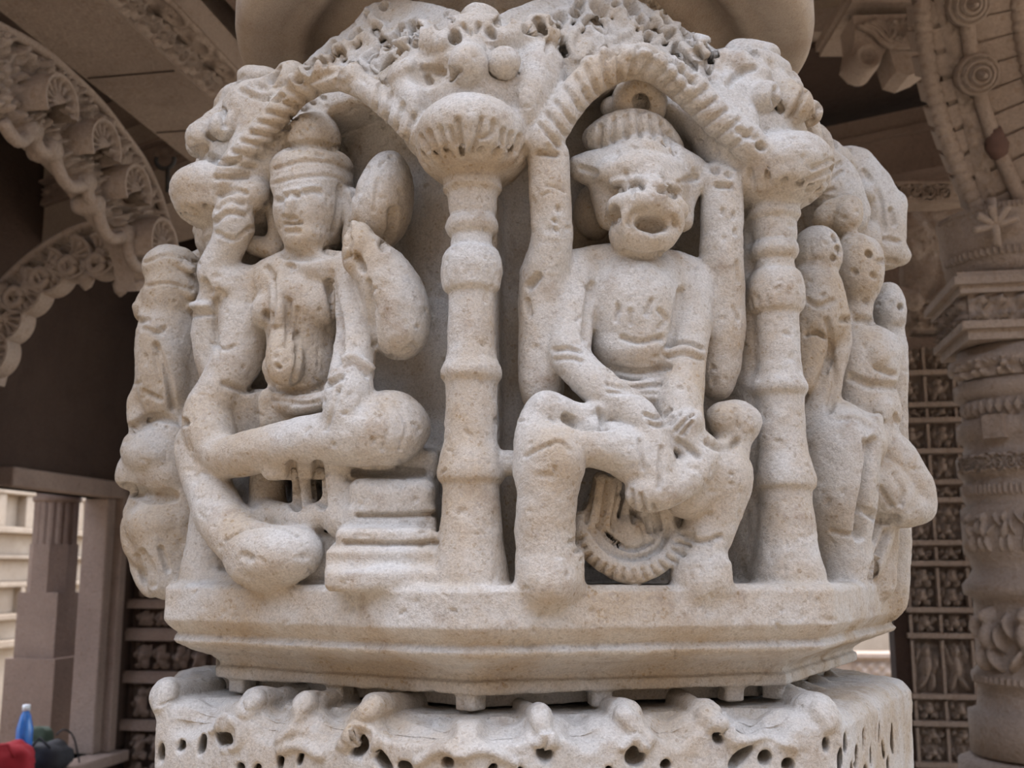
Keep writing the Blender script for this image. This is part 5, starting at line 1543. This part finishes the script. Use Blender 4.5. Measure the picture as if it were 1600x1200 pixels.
# --- carved pier behind, with rows of small figures
qd = 2.75
pe = at_d(1398, 1000, qd).dot(EV); pe1 = at_d(1600, 900, qd).dot(EV)
cp_ = empty('figured_pier', H(pe + 0.2, qd, FLOOR), category='pier', label='dark pier covered with rows of small carved figures, right of the drum')
zp = lambda py: at_d(1460, py, qd)[2]
hbox('pier_core', pe, pe1, qd, qd + 0.10, FLOOR, zp(526), M_PINK, cp_)
hbox('pier_edge', pe - 0.004, pe + 0.05, qd - 0.02, qd + 0.10, FLOOR, zp(526), M_DARK, cp_)
rows = [(1290, 1200), (1190, 1136), (1126, 1094), (1084, 1000), (990, 960), (950, 888), (878, 856), (846, 790), (780, 762), (752, 712), (704, 664), (656, 640), (632, 590), (582, 545)]
for i, (y0, y1) in enumerate(rows):
    hbox('row_ledge', pe + 0.04, pe1, qd - 0.045, qd + 0.02, zp(y0) - 0.014, zp(y0) + 0.004, M_HALL, cp_)
    w = 0.105
    n = int((pe1 - pe - 0.06) / w)
    hh = zp(y1) - zp(y0)
    for j in range(min(n, 4)):
        e = pe + 0.055 + j * w
        relief('figure_panel', H(e + 0.006, qd, zp(y0) + 0.004), EV, ZV, -DV, w - 0.012, hh, 0.0065, blobs(60 + i * 7 + j, (w - 0.01) / (2 if i % 3 else 1), 1.5 if hh > 0.06 else 0.8), 0.04, M_HALL, cp_)
        hbox('panel_post', e - 0.005, e + 0.005, qd - 0.035, qd + 0.01, zp(y0), zp(y1), M_HALL, cp_)

e0w, e1w = at_d(1240, 400, 3.3).dot(EV), at_d(1560, 400, 3.3).dot(EV)
uw = empty('upper_wall_panel', H((e0w + e1w) / 2, 3.3, zp(500)), category='wall panel', label='plain pinkish wall panel behind the crouching bracket figure')
hbox('panel_body', e0w, e1w, 3.3, 3.45, at_d(1400, 560, 3.3)[2], at_d(1400, 255, 3.3)[2], M_PINK, uw)
relief('volute', H(at_d(1420, 440, 3.3).dot(EV), 3.3, at_d(1420, 450, 3.3)[2]), EV, ZV, -DV, 0.22, 0.24, 0.01, scrolls(1, 1.5), 0.02, M_PINK, uw)
# --- pier capital and crouching bracket figure
sc_ = empty('stepped_pier_capital', H(pe + 0.2, qd, zp(520)), category='capital', label='stepped capital with bracket figure over the figured pier')
for y0, y1, x0, x1, out in ((520, 505, 1425, 1520, 0.06), (505, 490, 1415, 1530, 0.1), (490, 470, 1440, 1540, 0.12), (470, 456, 1420, 1540, 0.16), (456, 440, 1445, 1550, 0.18)):
    e0_, e1_ = at_d(x0, 500, qd).dot(EV), at_d(x1, 500, qd).dot(EV)
    hbox('capital_course', e0_, e1_, qd - out, qd + 0.5, zp(y0), zp(y1), M_HALL, sc_, bev=0.008)
for j, (x, y) in enumerate(((1445, 498), (1475, 496), (1500, 474), (1470, 478))):
    c = at_d(x, y, qd - 0.13)
    relief('capital_figure', c - EV * 0.05 - ZV * 0.04, EV, ZV, -DV, 0.10, 0.085, 0.007, blobs(90 + j, 0.05, 1.0), 0.035, M_HALL, sc_)
c0 = at_depth(1440, 400, 2.1)
G = Sculpt(c0 - 0.30, c0 + 0.30, 0.006)
G.part('crouching_figure'); G.plane(0, 0); G.dist = -2.1; G.k = 0.02
G.tube([(1420, 350, 0, 16), (1428, 365, 20, 18), (1450, 378, 10, 16), (1470, 376, 0, 14)])
G.tube([(1418, 362, 10, 20), (1412, 384, 10, 16), (1426, 396, 30, 12)])
G.ell(1455, 360, 0, 34, 14, 20); G.ell(1440, 345, -20, 44, 12, 20)
G.ell(1440, 430, -30, 34, 44, 30); G.tube([(1470, 410, -10, 14), (1482, 440, 0, 16), (1468, 470, 0, 14)])
G.tube([(1430, 470, 0, 16), (1400, 460, 0, 14)])
G.box(1446, 388, 0, 36, 8, 24, 8, 3); G.box(1450, 340, -30, 50, 6, 24, 6, 3)
G.build(M_HALL, sc_, 0.003)
fr_ = rb
c = at_depth(1398, 312, 2.5)
relief('frieze_relief', c, RGT, ZV, np.array((0, -1.0, 0)), 0.22, 0.065, 0.005, scrolls(4, 1.8), 0.02, M_HALL, fr_)
mesh_obj('frieze_backing', *box_mesh(c + np.array((0.14, 0.08, 0.03)), (0.16, 0.08, 0.045), np.eye(3)), M_HALL, fr_)

# --- far parapet in the gap at lower right
gx = at_depth(1340, 1100, 10.0)
gp = empty('court_parapet', (gx[0], 10.0, FLOOR), category='parapet', label='pale parapet with lattice panel in the gap at lower right')
zg = lambda py: at_depth(1350, py, 10.0)[2]
xg = lambda px: at_depth(px, 1100, 10.0)[0]
for y0, y1, pr, m in ((1300, 1160, 0.0, M_PALE), (1160, 1134, 0.12, M_PALE), (1128, 1070, 0.02, M_HALL), (1070, 1064, 0.1, M_PALE), (1064, 1026, 0.0, M_HALL), (1026, 1020, 0.08, M_HALL)):
    mesh_obj('parapet_course', *box_mesh((xg(1350), 10.1 - pr / 2, (zg(y0) + zg(y1)) / 2), (1.8, 0.15 + pr / 2, (zg(y1) - zg(y0)) / 2), np.eye(3)), m, gp)
relief('lattice_panel', np.array((xg(1332), 9.945, zg(1058))), RGT, ZV, np.array((0, -1.0, 0)), xg(1412) - xg(1332), zg(1034) - zg(1058), 0.02,
       lambda u, v: np.clip(np.abs(np.sin(u * 26 + v * 26)) + np.abs(np.sin(u * 26 - v * 26)) - .8, 0, 1), 0.04, M_HALL, gp)
# unseen walls added behind the viewer to block low sky and front fill
M_BLOCKER = stone_mat('darkened blocker sandstone', (0.20, 0.165, 0.13), (0.17, 0.135, 0.10), (0.12, 0.09, 0.06), scale=0.2, grain=0.2, speck=0.1)  # base colour kept dark so the added walls bounce little light
for nm, lb, c, hf in (('wall_blocker_opposite', 'added wall across the court behind the viewer, blocks low sky', (0, -8.0, 1.75), (9, 0.3, 3.2)), ('wall_blocker_left', 'added left wall behind the viewer, blocks low sky', (-8.5, -4.5, 1.75), (0.3, 4.0, 3.2)),
                  ('wall_blocker_right', 'added right wall behind the viewer, blocks low sky', (8.5, -4.5, 1.75), (0.3, 4.0, 3.2))):
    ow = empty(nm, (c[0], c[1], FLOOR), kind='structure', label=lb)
    mesh_obj('wall_panel', *box_mesh(c, hf, np.eye(3)), M_BLOCKER, ow)
    mesh_obj('cornice', *box_mesh((c[0], c[1], c[2] + 3.08), (hf[0] + 0.2, hf[1] + 0.2, 0.12), np.eye(3)), M_BLOCKER, ow)
